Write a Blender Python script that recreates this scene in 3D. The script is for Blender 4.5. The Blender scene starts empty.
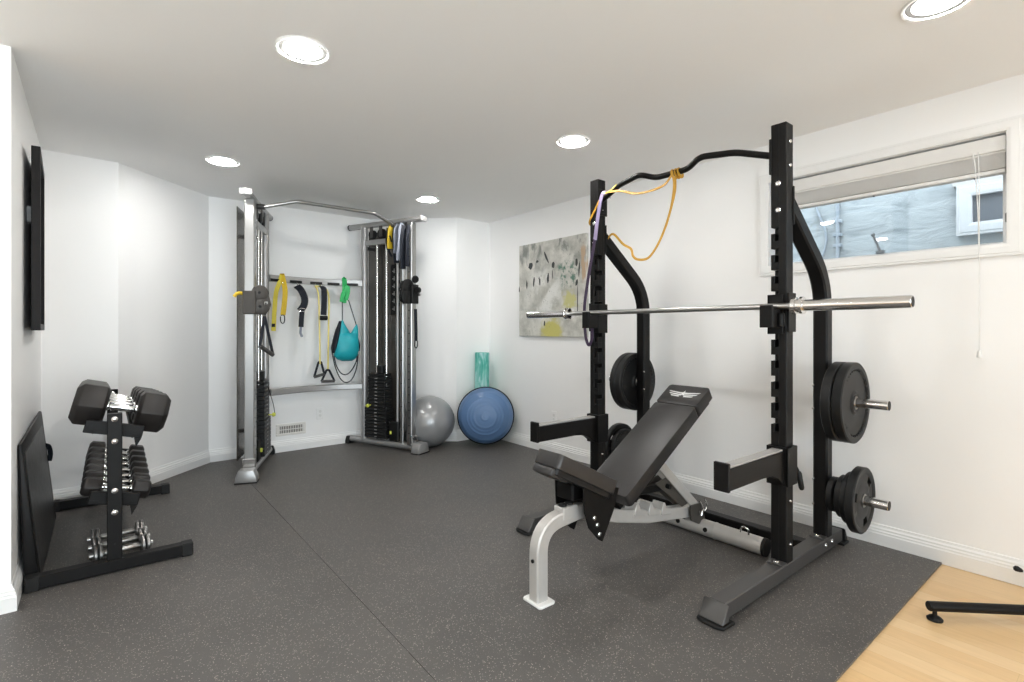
import bpy, bmesh, math, random
from mathutils import Vector, Matrix, Quaternion, geometry
random.seed(7)
V = Vector
sc = bpy.context.scene
COL = sc.collection
PI = math.pi

# ------------------------------------------------------------------ camera geometry (level camera, 90 degree lens)
F, CX, CY, H = 509.0, 512.0, 329.8, 1.15
FW, RT = (.6225, .7827), (.7827, -.6225)
def at(px, py, Y=None, X=None, Z=None):
    """point of the room seen at a pixel, on a given vertical or horizontal plane"""
    a, b = (px - CX) / F, -(py - CY) / F
    r = (FW[0] + a * RT[0], FW[1] + a * RT[1], b)
    t = Y / r[1] if Y is not None else X / r[0] if X is not None else (Z - H) / r[2]
    return V((r[0] * t, r[1] * t, H + r[2] * t))

# ------------------------------------------------------------------ materials
def new_mat(name):
    m = bpy.data.materials.new(name); m.use_nodes = True
    nt = m.node_tree
    return m, nt, nt.nodes['Principled BSDF']
def mat(name, col, rough=.5, metal=0., var=.06, scale=30., bump=0., bscale=None, coat=0., spec=.5, emit=None, stretch=None, rvar=.0):
    m, nt, b = new_mat(name)
    N, L = nt.nodes, nt.links
    tc = N.new('ShaderNodeTexCoord'); mp = N.new('ShaderNodeMapping')
    L.new(tc.outputs['Object'], mp.inputs[0])
    if stretch: mp.inputs['Scale'].default_value = stretch
    no = N.new('ShaderNodeTexNoise'); no.inputs['Scale'].default_value = scale; no.inputs['Detail'].default_value = 4
    L.new(mp.outputs[0], no.inputs['Vector'])
    mx = N.new('ShaderNodeMix'); mx.data_type = 'RGBA'
    mx.inputs['A'].default_value = (*[max(0, c * (1 - var)) for c in col], 1)
    mx.inputs['B'].default_value = (*[min(1, c * (1 + var)) for c in col], 1)
    L.new(no.outputs['Fac'], mx.inputs['Factor']); L.new(mx.outputs['Result'], b.inputs['Base Color'])
    b.inputs['Roughness'].default_value = rough; b.inputs['Metallic'].default_value = metal
    b.inputs['Specular IOR Level'].default_value = spec
    b.inputs['Coat Weight'].default_value = coat
    if rvar:
        mr = N.new('ShaderNodeMapRange'); mr.inputs['To Min'].default_value = rough - rvar; mr.inputs['To Max'].default_value = rough + rvar
        L.new(no.outputs['Fac'], mr.inputs['Value']); L.new(mr.outputs[0], b.inputs['Roughness'])
    if bump:
        n2 = N.new('ShaderNodeTexNoise'); n2.inputs['Scale'].default_value = bscale or scale * 4; n2.inputs['Detail'].default_value = 3
        L.new(mp.outputs[0], n2.inputs['Vector'])
        bp = N.new('ShaderNodeBump'); bp.inputs['Strength'].default_value = bump; bp.inputs['Distance'].default_value = .002
        L.new(n2.outputs['Fac'], bp.inputs['Height']); L.new(bp.outputs[0], b.inputs['Normal'])
    if emit:
        b.inputs['Emission Color'].default_value = (*emit[0], 1); b.inputs['Emission Strength'].default_value = emit[1]
    return m

M = {}
M['wall'] = mat('wall paint', (.95, .947, .94), .55, var=.01, scale=3, bump=.05, bscale=180)
M['ceil'] = mat('ceiling paint', (.965, .96, .95), .8, var=.01, scale=3)
M['trim'] = mat('white gloss trim', (.88, .88, .87), .35, var=.01)
M['black'] = mat('black powder coat', (.0065, .0060, .0058), .44, spec=.18, var=.15, scale=60, bump=.08, bscale=700)
M['grey'] = mat('charcoal powder coat', (.055, .052, .050), .42, spec=.5, var=.1, scale=40, bump=.08, bscale=700)
M['blackplastic'] = mat('black plastic', (.006, .006, .006), .5, spec=.3, var=.1)
M['chrome'] = mat('chrome', (.80, .79, .78), .16, 1., var=.04, scale=20, rvar=.05)
M['steel'] = mat('brushed steel', (.46, .455, .445), .32, 1., var=.08, scale=14, stretch=(60, 60, 1), rvar=.06)
M['silver'] = mat('silver paint', (.40, .395, .39), .36, .55, var=.05, scale=30)
M['benchsilver'] = mat('bench silver paint', (.56, .54, .515), .38, .35, var=.05, scale=30)
M['white'] = mat('white plastic', (.82, .82, .80), .4, var=.02)
M['leather'] = mat('black upholstery', (.018, .016, .0155), .40, spec=.6, var=.3, scale=25, bump=.25, bscale=160, rvar=.07)
M['leatherside'] = mat('black side vinyl', (.007, .0065, .0065), .45, spec=.3, var=.2, scale=25, bump=.2, bscale=200)
M['rubberblk'] = mat('black rubber', (.010, .0098, .0095), .55, spec=.3, var=.2, scale=30, bump=.1, bscale=300)
M['hexrubber'] = mat('hex rubber', (.016, .0135, .0125), .45, spec=.4, var=.25, scale=25, bump=.12, bscale=250)
M['plate'] = mat('plate rubber', (.010, .010, .010), .46, spec=.32, var=.2, scale=30, bump=.1, bscale=300)
M['iron'] = mat('grey cast plate', (.30, .29, .28), .36, .85, var=.15, scale=40, bump=.2, bscale=150)
M['ball'] = mat('silver grey vinyl ball', (.33, .335, .34), .30, .35, var=.03, scale=12)
M['blue'] = mat('blue vinyl dome', (.10, .19, .36), .36, var=.06, scale=10)
M['yellow'] = mat('yellow webbing', (.70, .47, .015), .55, var=.12, scale=80)
M['amber'] = mat('amber rubber', (.55, .29, .02), .5, var=.12, scale=60)
M['paleyellow'] = mat('pale yellow tubing', (.78, .66, .22), .4, var=.08)
M['lime'] = mat('lime plastic', (.62, .66, .08), .4)
M['green'] = mat('green webbing', (.03, .42, .12), .55, var=.15)
M['teal'] = mat('teal nylon', (.01, .36, .42), .45, var=.2, scale=14, bump=.5, bscale=22)
M['navy'] = mat('navy nylon', (.006, .008, .015), .55, spec=.3, var=.2)
M['lav'] = mat('lavender rubber band', (.30, .25, .40), .5, var=.1)
M['purple'] = mat('dark purple rubber', (.035, .018, .05), .45, var=.1)
M['taupe'] = mat('taupe cast housing', (.060, .053, .046), .45, spec=.4, var=.08)
M['shroud'] = mat('smoked shroud', (.070, .062, .052), .25, var=.05, coat=.3)
M['strapgrey'] = mat('grey blue webbing', (.22, .24, .29), .6, var=.15, scale=60)
for k_ in (260, 230, 180, 120, 100): M[f'lens{k_}'] = mat('led lens', (1, 1, 1), .5, emit=((1, .985, .955), float(k_)))
M['vinylwhite'] = mat('white vinyl', (.80, .81, .82), .4, var=.02)
M['vent'] = mat('vent enamel', (.82, .80, .76), .4, var=.02)
M['ventdark'] = mat('vent cavity', (.05, .045, .04), .7)
M['blind'] = mat('blind slat', (.80, .79, .77), .45, var=.02)
M['ltgrey'] = mat('light grey liner', (.36, .35, .34), .4, var=.05)
M['print'] = mat('white print', (.75, .75, .74), .5, var=.05)
M['frame'] = mat('black brown frame', (.008, .0065, .006), .5, spec=.25, var=.2, scale=40)
M['picglass'] = mat('dark picture glass', (.03, .03, .03), .08, var=.1)
M['pipe'] = mat('grey conduit', (.20, .23, .26), .5)

def rubber_floor():
    m, nt, b = new_mat('speckled rubber'); N, L = nt.nodes, nt.links
    tc = N.new('ShaderNodeTexCoord')
    vo = N.new('ShaderNodeTexVoronoi'); vo.inputs['Scale'].default_value = 215
    L.new(tc.outputs['Object'], vo.inputs['Vector'])
    sep = N.new('ShaderNodeSeparateColor'); L.new(vo.outputs['Color'], sep.inputs[0])
    c1 = N.new('ShaderNodeMath'); c1.operation = 'GREATER_THAN'; c1.inputs[1].default_value = .83; L.new(sep.outputs[0], c1.inputs[0])
    c2 = N.new('ShaderNodeMath'); c2.operation = 'LESS_THAN'; c2.inputs[1].default_value = .42; L.new(vo.outputs['Distance'], c2.inputs[0])
    mu = N.new('ShaderNodeMath'); mu.operation = 'MULTIPLY'; L.new(c1.outputs[0], mu.inputs[0]); L.new(c2.outputs[0], mu.inputs[1])
    no = N.new('ShaderNodeTexNoise'); no.inputs['Scale'].default_value = 2.2; no.inputs['Detail'].default_value = 6; no.inputs['Roughness'].default_value = .65
    L.new(tc.outputs['Object'], no.inputs['Vector'])
    n3 = N.new('ShaderNodeTexNoise'); n3.inputs['Scale'].default_value = 320; L.new(tc.outputs['Object'], n3.inputs['Vector'])
    r = N.new('ShaderNodeValToRGB'); r.color_ramp.elements[0].position = .3; r.color_ramp.elements[1].position = .72
    r.color_ramp.elements[0].color = (.076, .071, .067, 1); r.color_ramp.elements[1].color = (.114, .106, .099, 1)
    L.new(no.outputs['Fac'], r.inputs[0])
    gr = N.new('ShaderNodeMix'); gr.data_type = 'RGBA'; gr.blend_type = 'MULTIPLY'; gr.inputs['Factor'].default_value = 1
    r3 = N.new('ShaderNodeValToRGB'); r3.color_ramp.elements[0].color = (.55, .55, .55, 1); r3.color_ramp.elements[1].color = (1.4, 1.4, 1.4, 1)
    L.new(n3.outputs['Fac'], r3.inputs[0]); L.new(r.outputs[0], gr.inputs['A']); L.new(r3.outputs[0], gr.inputs['B'])
    fl = N.new('ShaderNodeValToRGB'); fl.color_ramp.elements[0].color = (.16, .15, .14, 1); fl.color_ramp.elements[1].color = (.42, .38, .33, 1)
    L.new(sep.outputs[1], fl.inputs[0])
    mx = N.new('ShaderNodeMix'); mx.data_type = 'RGBA'
    L.new(mu.outputs[0], mx.inputs['Factor']); L.new(gr.outputs['Result'], mx.inputs['A']); L.new(fl.outputs[0], mx.inputs['B'])
    L.new(mx.outputs['Result'], b.inputs['Base Color'])
    rr = N.new('ShaderNodeMapRange'); rr.inputs['To Min'].default_value = .42; rr.inputs['To Max'].default_value = .62
    L.new(no.outputs['Fac'], rr.inputs['Value']); L.new(rr.outputs[0], b.inputs['Roughness'])
    bp = N.new('ShaderNodeBump'); bp.inputs['Strength'].default_value = .35; bp.inputs['Distance'].default_value = .002
    L.new(n3.outputs['Fac'], bp.inputs['Height']); L.new(bp.outputs[0], b.inputs['Normal'])
    return m
M['rubberfloor'] = rubber_floor()

def wood_floor():
    m, nt, b = new_mat('maple strip floor'); N, L = nt.nodes, nt.links
    tc = N.new('ShaderNodeTexCoord'); mp = N.new('ShaderNodeMapping'); mp.inputs['Rotation'].default_value = (0, 0, PI / 2)
    L.new(tc.outputs['Object'], mp.inputs[0])
    br = N.new('ShaderNodeTexBrick'); br.inputs['Scale'].default_value = 1; br.offset = .37
    br.inputs['Brick Width'].default_value = .75; br.inputs['Row Height'].default_value = .083
    br.inputs['Mortar Size'].default_value = .0008; br.inputs['Mortar Smooth'].default_value = .2
    br.inputs['Color1'].default_value = (.72, .475, .23, 1); br.inputs['Color2'].default_value = (.80, .58, .33, 1); br.inputs['Mortar'].default_value = (.62, .41, .20, 1)
    L.new(mp.outputs[0], br.inputs['Vector'])
    m2 = N.new('ShaderNodeMapping'); m2.inputs['Scale'].default_value = (26, 2.5, 1); L.new(tc.outputs['Object'], m2.inputs[0])
    no = N.new('ShaderNodeTexNoise'); no.inputs['Scale'].default_value = 2.5; no.inputs['Detail'].default_value = 5; L.new(m2.outputs[0], no.inputs['Vector'])
    r = N.new('ShaderNodeValToRGB'); r.color_ramp.elements[0].color = (.88, .86, .83, 1); r.color_ramp.elements[1].color = (1.08, 1.08, 1.08, 1)
    L.new(no.outputs['Fac'], r.inputs[0])
    mx = N.new('ShaderNodeMix'); mx.data_type = 'RGBA'; mx.blend_type = 'MULTIPLY'; mx.inputs['Factor'].default_value = 1
    L.new(br.outputs['Color'], mx.inputs['A']); L.new(r.outputs[0], mx.inputs['B']); L.new(mx.outputs['Result'], b.inputs['Base Color'])
    b.inputs['Roughness'].default_value = .32
    return m
M['wood'] = wood_floor()

def stucco():
    m, nt, b = new_mat('stucco'); N, L = nt.nodes, nt.links
    tc = N.new('ShaderNodeTexCoord'); mp = N.new('ShaderNodeMapping'); mp.inputs['Scale'].default_value = (1, .5, 1.5); L.new(tc.outputs['Object'], mp.inputs[0])
    no = N.new('ShaderNodeTexNoise'); no.inputs['Scale'].default_value = 7; no.inputs['Detail'].default_value = 7; no.inputs['Roughness'].default_value = .6; no.inputs['Distortion'].default_value = .5
    L.new(mp.outputs[0], no.inputs['Vector'])
    r = N.new('ShaderNodeValToRGB'); r.color_ramp.elements[0].position = .34; r.color_ramp.elements[1].position = .5
    r.color_ramp.elements[0].color = (.17, .19, .20, 1); r.color_ramp.elements[1].color = (.27, .295, .305, 1)
    L.new(no.outputs['Fac'], r.inputs[0]); L.new(r.outputs[0], b.inputs['Base Color'])
    bp = N.new('ShaderNodeBump'); bp.inputs['Strength'].default_value = 1; bp.inputs['Distance'].default_value = .014
    L.new(no.outputs['Fac'], bp.inputs['Height']); L.new(bp.outputs[0], b.inputs['Normal']); b.inputs['Roughness'].default_value = .9
    return m
M['stucco'] = stucco()

def glass(name='window glass'):
    m, nt, b = new_mat(name); N, L = nt.nodes, nt.links
    out = [n for n in N if n.type == 'OUTPUT_MATERIAL'][0]
    tr = N.new('ShaderNodeBsdfTransparent'); tr.inputs[0].default_value = (.96, .98, .98, 1)
    gl = N.new('ShaderNodeBsdfGlossy'); gl.inputs['Roughness'].default_value = .02
    fr = N.new('ShaderNodeFresnel'); fr.inputs[0].default_value = 1.45
    mx = N.new('ShaderNodeMixShader'); L.new(fr.outputs[0], mx.inputs[0]); L.new(tr.outputs[0], mx.inputs[1]); L.new(gl.outputs[0], mx.inputs[2])
    L.new(mx.outputs[0], out.inputs['Surface'])
    return m
M['glass'] = glass()

def painting():
    m, nt, b = new_mat('abstract painted canvas'); N, L = nt.nodes, nt.links
    tc = N.new('ShaderNodeTexCoord'); sp = N.new('ShaderNodeSeparateXYZ'); L.new(tc.outputs['Object'], sp.inputs[0])
    def noise(s, d=5, stretch=(1, 1, 1), dist=0.):
        mp = N.new('ShaderNodeMapping'); mp.inputs['Scale'].default_value = stretch; L.new(tc.outputs['Object'], mp.inputs[0])
        n = N.new('ShaderNodeTexNoise'); n.inputs['Scale'].default_value = s; n.inputs['Detail'].default_value = d; n.inputs['Roughness'].default_value = .62; n.inputs['Distortion'].default_value = dist
        L.new(mp.outputs[0], n.inputs['Vector']); return n.outputs['Fac']
    def math_(op, a, b_=None, c=None):
        n = N.new('ShaderNodeMath'); n.operation = op; n.use_clamp = False
        for i, v in enumerate((a, b_, c)):
            if v is None: continue
            if isinstance(v, (int, float)): n.inputs[i].default_value = v
            else: L.new(v, n.inputs[i])
        return n.outputs[0]
    def ramp(x, p0, p1):
        n = N.new('ShaderNodeMapRange'); n.interpolation_type = 'SMOOTHSTEP'; n.inputs['From Min'].default_value = p0; n.inputs['From Max'].default_value = p1
        L.new(x, n.inputs['Value']); return n.outputs[0]
    def mix(f, a, c):
        n = N.new('ShaderNodeMix'); n.data_type = 'RGBA'; L.new(f, n.inputs['Factor']); L.new(a, n.inputs['A'])
        n.inputs['B'].default_value = (*c, 1); return n.outputs['Result']
    def blob(y, z, r):
        dy = math_('SUBTRACT', sp.outputs[1], y); dz = math_('SUBTRACT', sp.outputs[2], z)
        d = math_('SQRT', math_('ADD', math_('MULTIPLY', dy, dy), math_('MULTIPLY', dz, dz)))
        d = math_('ADD', d, math_('MULTIPLY', math_('SUBTRACT', noise(14), .5), .22))
        n = N.new('ShaderNodeMapRange'); n.interpolation_type = 'SMOOTHSTEP'; n.inputs['From Min'].default_value = r; n.inputs['From Max'].default_value = r * .45
        L.new(d, n.inputs['Value']); return n.outputs[0]
    base = N.new('ShaderNodeValToRGB'); base.color_ramp.elements[0].position = .35; base.color_ramp.elements[1].position = .6
    base.color_ramp.elements[0].color = (.40, .40, .36, 1); base.color_ramp.elements[1].color = (.66, .65, .60, 1)
    L.new(noise(7, 6), base.inputs[0])
    c = base.outputs[0]
    dark = math_('MULTIPLY', ramp(noise(9, 7, (1, 1, .45), .6), .5, .66), ramp(sp.outputs[2], -.05, .42))
    c = mix(dark, c, (.22, .23, .21))
    c = mix(math_('MULTIPLY', ramp(noise(5, 4), .42, .6), blob(.06, -.05, .34)), c, (.74, .74, .71))
    c = mix(blob(-.02, -.40, .17), c, (.56, .52, .16)); c = mix(blob(-.25, -.12, .11), c, (.56, .54, .24))
    c = mix(math_('MULTIPLY', blob(-.22, .12, .16), ramp(noise(22), .48, .6)), c, (.10, .20, .15))
    c = mix(math_('MULTIPLY', ramp(noise(60, 3), .62, .68), ramp(noise(6), .45, .6)), c, (.22, .21, .19))
    c = mix(math_('MULTIPLY', ramp(noise(8, 3, (1, 1, .3)), .58, .66), blob(-.40, .2, .22)), c, (.50, .36, .24))
    L.new(c, b.inputs['Base Color']); b.inputs['Roughness'].default_value = .6
    bp = N.new('ShaderNodeBump'); bp.inputs['Strength'].default_value = .3; bp.inputs['Distance'].default_value = .004
    L.new(noise(40), bp.inputs['Height']); L.new(bp.outputs[0], b.inputs['Normal'])
    return m
M['painting'] = painting()

def marble():
    m, nt, b = new_mat('marbled teal foam'); N, L = nt.nodes, nt.links
    tc = N.new('ShaderNodeTexCoord'); mp = N.new('ShaderNodeMapping'); mp.inputs['Scale'].default_value = (9, 9, 2.0); L.new(tc.outputs['Object'], mp.inputs[0])
    no = N.new('ShaderNodeTexNoise'); no.inputs['Scale'].default_value = 1.6; no.inputs['Detail'].default_value = 4; no.inputs['Distortion'].default_value = 1.5; L.new(mp.outputs[0], no.inputs['Vector'])
    r = N.new('ShaderNodeValToRGB'); e = r.color_ramp.elements
    e[0].position = .38; e[0].color = (.05, .38, .30, 1); e[1].position = .62; e[1].color = (.42, .68, .68, 1)
    x = e.new(.5); x.color = (.16, .52, .45, 1)
    L.new(no.outputs['Fac'], r.inputs[0]); L.new(r.outputs[0], b.inputs['Base Color']); b.inputs['Roughness'].default_value = .7
    return m
M['marble'] = marble()

# ------------------------------------------------------------------ mesh builder
class MB:
    def __init__(s): s.bm = bmesh.new()
    def raw(s, vs, fs):
        v = [s.bm.verts.new(p) for p in vs]
        for f in fs:
            try: s.bm.faces.new([v[i] for i in f])
            except ValueError: pass
        return s
    def _join(s, b2, mtx=None):
        if mtx is not None: bmesh.ops.transform(b2, matrix=mtx, verts=b2.verts)
        me = bpy.data.meshes.new('tmp'); b2.to_mesh(me); b2.free(); s.bm.from_mesh(me); bpy.data.meshes.remove(me)
        return s
    def box(s, lo, hi, bev=.002, seg=1, mtx=None):
        b = bmesh.new(); bmesh.ops.create_cube(b, size=1)
        lo, hi = V(lo), V(hi)
        for v in b.verts: v.co = V((lo[i] + (v.co[i] + .5) * (hi[i] - lo[i]) for i in range(3)))
        if bev: bmesh.ops.bevel(b, geom=list(b.edges), offset=min(bev, .45 * min(abs(hi[i] - lo[i]) for i in range(3))), segments=seg, profile=.5, affect='EDGES')
        return s._join(b, mtx)
    def prism(s, poly, t0, t1, f, bev=0., seg=1, mtx=None):
        """poly: 2-D outline; f(u, v, t) gives the point"""
        b = bmesh.new()
        a = [b.verts.new(f(u, v, t0)) for u, v in poly]; c = [b.verts.new(f(u, v, t1)) for u, v in poly]
        n = len(poly)
        b.faces.new(a[::-1]); b.faces.new(c)
        for i in range(n): b.faces.new((a[i], a[(i + 1) % n], c[(i + 1) % n], c[i]))
        bmesh.ops.recalc_face_normals(b, faces=b.faces)
        if bev: bmesh.ops.bevel(b, geom=list(b.edges), offset=bev, segments=seg, profile=.5, affect='EDGES', clamp_overlap=True)
        return s._join(b, mtx)
    def lathe(s, prof, o, d, seg=24, cap=True):
        """prof: (radius, height) along direction d from o"""
        d = V(d).normalized(); o = V(o)
        u = d.orthogonal().normalized(); w = d.cross(u)
        rings = []
        for r, h in prof:
            if r < 1e-6: rings.append([s.bm.verts.new(o + d * h)])
            else: rings.append([s.bm.verts.new(o + d * h + (u * math.cos(2 * PI * k / seg) + w * math.sin(2 * PI * k / seg)) * r) for k in range(seg)])
        fs = []
        for a, b in zip(rings, rings[1:]):
            for k in range(seg):
                k2 = (k + 1) % seg
                q = [a[k % len(a)], a[k2 % len(a)], b[k2 % len(b)], b[k % len(b)]]
                q = [x for i, x in enumerate(q) if x not in q[:i]]
                if len(q) > 2: fs.append(s.bm.faces.new(q))
        if cap:
            if len(rings[0]) > 1: fs.append(s.bm.faces.new(rings[0][::-1]))
            if len(rings[-1]) > 1: fs.append(s.bm.faces.new(rings[-1]))
        return s
    def cyl(s, p0, p1, r, r2=None, seg=16, bev=0.):
        p0, p1 = V(p0), V(p1); h = (p1 - p0).length; r2 = r if r2 is None else r2
        if bev: pr = [(r - bev, 0), (r, bev), (r2, h - bev), (r2 - bev, h)]
        else: pr = [(r, 0), (r2, h)]
        return s.lathe(pr, p0, p1 - p0, seg)
    def sweep(s, pts, prof, up=None, closed=False, cap=True, scale=None):
        """prof: closed 2-D outline (side, normal) carried along pts; up fixes the normal, else parallel transport"""
        pts = [V(p) for p in pts]; n = len(pts); rings = []
        nrm = None
        for i, p in enumerate(pts):
            if closed: t = pts[(i + 1) % n] - pts[i - 1]
            else: t = pts[min(i + 1, n - 1)] - pts[max(i - 1, 0)]
            t.normalize()
            k = 1.
            if 0 < i < n - 1 or closed:
                a = (p - pts[i - 1]).normalized(); b = (pts[(i + 1) % n] - p).normalized()
                k = 1 / max(.6, math.sqrt(max(0, (1 + a.dot(b)) / 2)))
            if up is not None:
                u_ = up(i) if callable(up) else V(up)
                side = t.cross(u_).normalized(); nn = side.cross(t)
            else:
                if nrm is None: nrm = t.orthogonal().normalized()
                nrm = (nrm - t * nrm.dot(t)).normalized(); nn = nrm; side = t.cross(nn)
            q = scale(i / (n - 1)) if scale else 1.
            rings.append([s.bm.verts.new(p + side * (a_ * q) + nn * (b_ * q * (k if up is not None else 1))) for a_, b_ in prof])
        m = len(prof)
        pairs = list(zip(rings, rings[1:])) + ([(rings[-1], rings[0])] if closed else [])
        for a, b in pairs:
            for k in range(m): s.bm.faces.new((a[k], a[(k + 1) % m], b[(k + 1) % m], b[k]))
        if cap and not closed: s.bm.faces.new(rings[0][::-1]); s.bm.faces.new(rings[-1])
        return s
    def tube(s, pts, r, seg=10, closed=False):
        return s.sweep(pts, [(r * math.cos(2 * PI * k / seg), r * math.sin(2 * PI * k / seg)) for k in range(seg)], closed=closed)
    def rect(s, pts, w, h, up, closed=False, c=.004):
        a, b = w / 2, h / 2; c = min(c, a * .4, b * .4)
        return s.sweep(pts, [(a, -b + c), (a, b - c), (a - c, b), (-a + c, b), (-a, b - c), (-a, -b + c), (-a + c, -b), (a - c, -b)], up=up, closed=closed)
    def loft(s, rows, seg=24):
        """rows: (centre, half width x, half depth y)"""
        rings = [[s.bm.verts.new(V(c) + V((a * math.cos(2 * PI * k / seg), b * math.sin(2 * PI * k / seg), 0))) for k in range(seg)] for c, a, b in rows]
        for a, b in zip(rings, rings[1:]):
            for k in range(seg): s.bm.faces.new((a[k], a[(k + 1) % seg], b[(k + 1) % seg], b[k]))
        s.bm.faces.new(rings[0][::-1]); s.bm.faces.new(rings[-1])
        return s
    def build(s, name, m, parent=None, sharp=35, smooth=True):
        org = V((0, 0, 0))
        if parent is not None: org = ORG[parent.name]
        bmesh.ops.recalc_face_normals(s.bm, faces=s.bm.faces)
        if org.length: bmesh.ops.translate(s.bm, vec=-org, verts=s.bm.verts)
        me = bpy.data.meshes.new(name); s.bm.to_mesh(me); s.bm.free()
        if smooth:
            me.polygons.foreach_set('use_smooth', [True] * len(me.polygons)); me.set_sharp_from_angle(angle=math.radians(sharp))
        me.materials.append(M[m] if isinstance(m, str) else m)
        o = bpy.data.objects.new(name, me); COL.objects.link(o)
        if parent is not None: o.parent = parent
        ORG[o.name] = org
        return o
ORG = {}
def tag(o, label=None, cat=None, group=None, kind=None):
    for k, v in (('label', label), ('category', cat), ('group', group), ('kind', kind)):
        if v: o[k] = v
    return o
def thing(name, label, cat, loc=(0, 0, 0), group=None):
    o = bpy.data.objects.new(name, None); COL.objects.link(o); o.location = loc; o.empty_display_size = .05
    ORG[o.name] = V(loc); return tag(o, label, cat, group)
def solo(mb, name, m, label, cat, group=None, org=None, **k):
    """a thing that is one mesh, its origin at org"""
    if org is not None:
        bmesh.ops.translate(mb.bm, vec=-V(org), verts=mb.bm.verts)
    o = mb.build(name, m, **k)
    if org is not None: o.location = org; ORG[o.name] = V(org)
    return tag(o, label, cat, group)
def struct(mb, name, m, parent=None, **k):
    o = mb.build(name, m, parent, **k)
    if parent is None: o['kind'] = 'structure'
    return o
def copy_tree(o, parent=None):
    c = o.copy(); COL.objects.link(c); c.parent = parent
    ORG[c.name] = ORG.get(o.name, V((0, 0, 0)))
    for ch in o.children: copy_tree(ch, c)
    return c
def fillet(pts, r, n=6):
    pts = [V(p) for p in pts]; out = [pts[0]]
    for i in range(1, len(pts) - 1):
        a, p, b = pts[i - 1], pts[i], pts[i + 1]
        rr = r[i - 1] if isinstance(r, (list, tuple)) else r
        rr = min(rr, (a - p).length * .49, (b - p).length * .49)
        p0 = p + (a - p).normalized() * rr; p1 = p + (b - p).normalized() * rr
        for k in range(n + 1):
            t = k / n; out.append(p0 * (1 - t) ** 2 + p * 2 * t * (1 - t) + p1 * t * t)
    out.append(pts[-1]); return out
def spline(pts, n=8, closed=False):
    pts = [V(p) for p in pts]; N_ = len(pts); out = []
    rng = range(N_) if closed else range(N_ - 1)
    g = (lambda i: pts[i % N_]) if closed else (lambda i: pts[max(0, min(N_ - 1, i))])
    for i in rng:
        a, b, c, d = g(i - 1), g(i), g(i + 1), g(i + 2)
        for k in range(n):
            t = k / n
            out.append(.5 * ((2 * b) + (c - a) * t + (2 * a - 5 * b + 4 * c - d) * t * t + (3 * b - a - 3 * c + d) * t ** 3))
    if not closed: out.append(pts[-1])
    return out
XZ = lambda y: (lambda u, v, t: V((u, t, v)))
fXZ = lambda u, v, t: V((u, t, v))       # outline in x,z, thickness along y
fYZ = lambda u, v, t: V((t, u, v))
fXY = lambda u, v, t: V((u, v, t))

# ================================================================== THE ROOM
CEIL = 2.31
ROOM = [(3.247, -3.2), (3.247, 4.48), (2.826, 4.475), (2.16, 5.12), (.69, 5.1), (.061, 4.465), (-.332, 4.44), (-.308, 2.91), (-3.4, 2.91), (-3.4, -3.2)]
SIDES = ['right', 'corner', 'bay_right', 'back', 'bay_left', 'alcove', 'left', 'front_left', 'far_left', 'behind']
def mitre(i, off):
    n = len(ROOM); p = V((*ROOM[i], 0)); a = (p - V((*ROOM[i - 1], 0))).normalized(); b = (V((*ROOM[(i + 1) % n], 0)) - p).normalized()
    na, nb = V((-a.y, a.x, 0)), V((-b.y, b.x, 0)); m_ = (na + nb).normalized()
    return p + m_ * (off / max(.3, m_.dot(na)))
WIN = (.415, 1.492, 1.548, 2.066)     # y0 y1 z0 z1 of the opening in the right wall
ADDED_GLAZED = {'behind': (.03, .76)}     # added glazing behind the camera, out of view, to let in fill daylight
ADDED_DOORZ = (.04, 2.22)
def glazed(a, b, u0, u1):
    return [(0, u0, -.01, CEIL + .1), (u1, 1, -.01, CEIL + .1), (u0, u1, -.01, ADDED_DOORZ[0]), (u0, u1, ADDED_DOORZ[1], CEIL + .1)]
for i, sd in enumerate(SIDES):
    j = (i + 1) % len(ROOM); mb = MB()
    if sd == 'right':
        x0, x1 = 3.247, 3.387; y0, y1, z0, z1 = WIN
        for lo, hi in (((x0, -3.3, -.01), (x1, y0, CEIL + .1)), ((x0, y1, -.01), (x1, 4.6, CEIL + .1)), ((x0, y0, -.01), (x1, y1, z0)), ((x0, y0, z1), (x1, y1, CEIL + .1))):
            mb.box(lo, hi, 0)
    else:
        a, b, c, d = mitre(i, 0), mitre(j, 0), mitre(j, -.1), mitre(i, -.1)
        vs = [V((p.x, p.y, -.01)) for p in (a, b, c, d)] + [V((p.x, p.y, CEIL + .1)) for p in (a, b, c, d)]
        if sd in ADDED_GLAZED:
            gz, mb = glazed(a, b, *ADDED_GLAZED[sd]), MB()
            for u0, u1, z0, z1 in gz: 
                p, q_ = a.lerp(b, u0), a.lerp(b, u1); n_ = V((-(b - a).y, (b - a).x, 0)).normalized() * -.1
                v4 = [p, q_, q_ + n_, p + n_]
                mb.raw([V((v.x, v.y, z0)) for v in v4] + [V((v.x, v.y, z1)) for v in v4], [(0, 1, 5, 4), (1, 2, 6, 5), (2, 3, 7, 6), (3, 0, 4, 7), (4, 5, 6, 7), (3, 2, 1, 0)])
        else: mb.raw(vs, [(0, 1, 5, 4), (1, 2, 6, 5), (2, 3, 7, 6), (3, 0, 4, 7), (4, 5, 6, 7), (3, 2, 1, 0)])
    struct(mb, 'wall_' + sd, 'wall', smooth=False)
    prof = [(.0, -.008), (.019, -.008), (.019, .058), (.016, .064), (.016, .072), (.012, .078), (.012, .086), (.006, .094), (.004, .106), (0, .108)]
    mb = MB(); n = len(prof)
    if sd in SIDES[:8]:
        vs = []
        for e in (i, j):
            for o_, z in prof: p = mitre(e, o_); vs.append(V((p.x, p.y, z)))
        mb.raw(vs, [(k, k + 1, n + k + 1, n + k) for k in range(n - 1)] + [tuple(range(n)), tuple(range(n, 2 * n))])
        struct(mb, 'baseboard_' + sd, 'trim', smooth=False)

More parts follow.
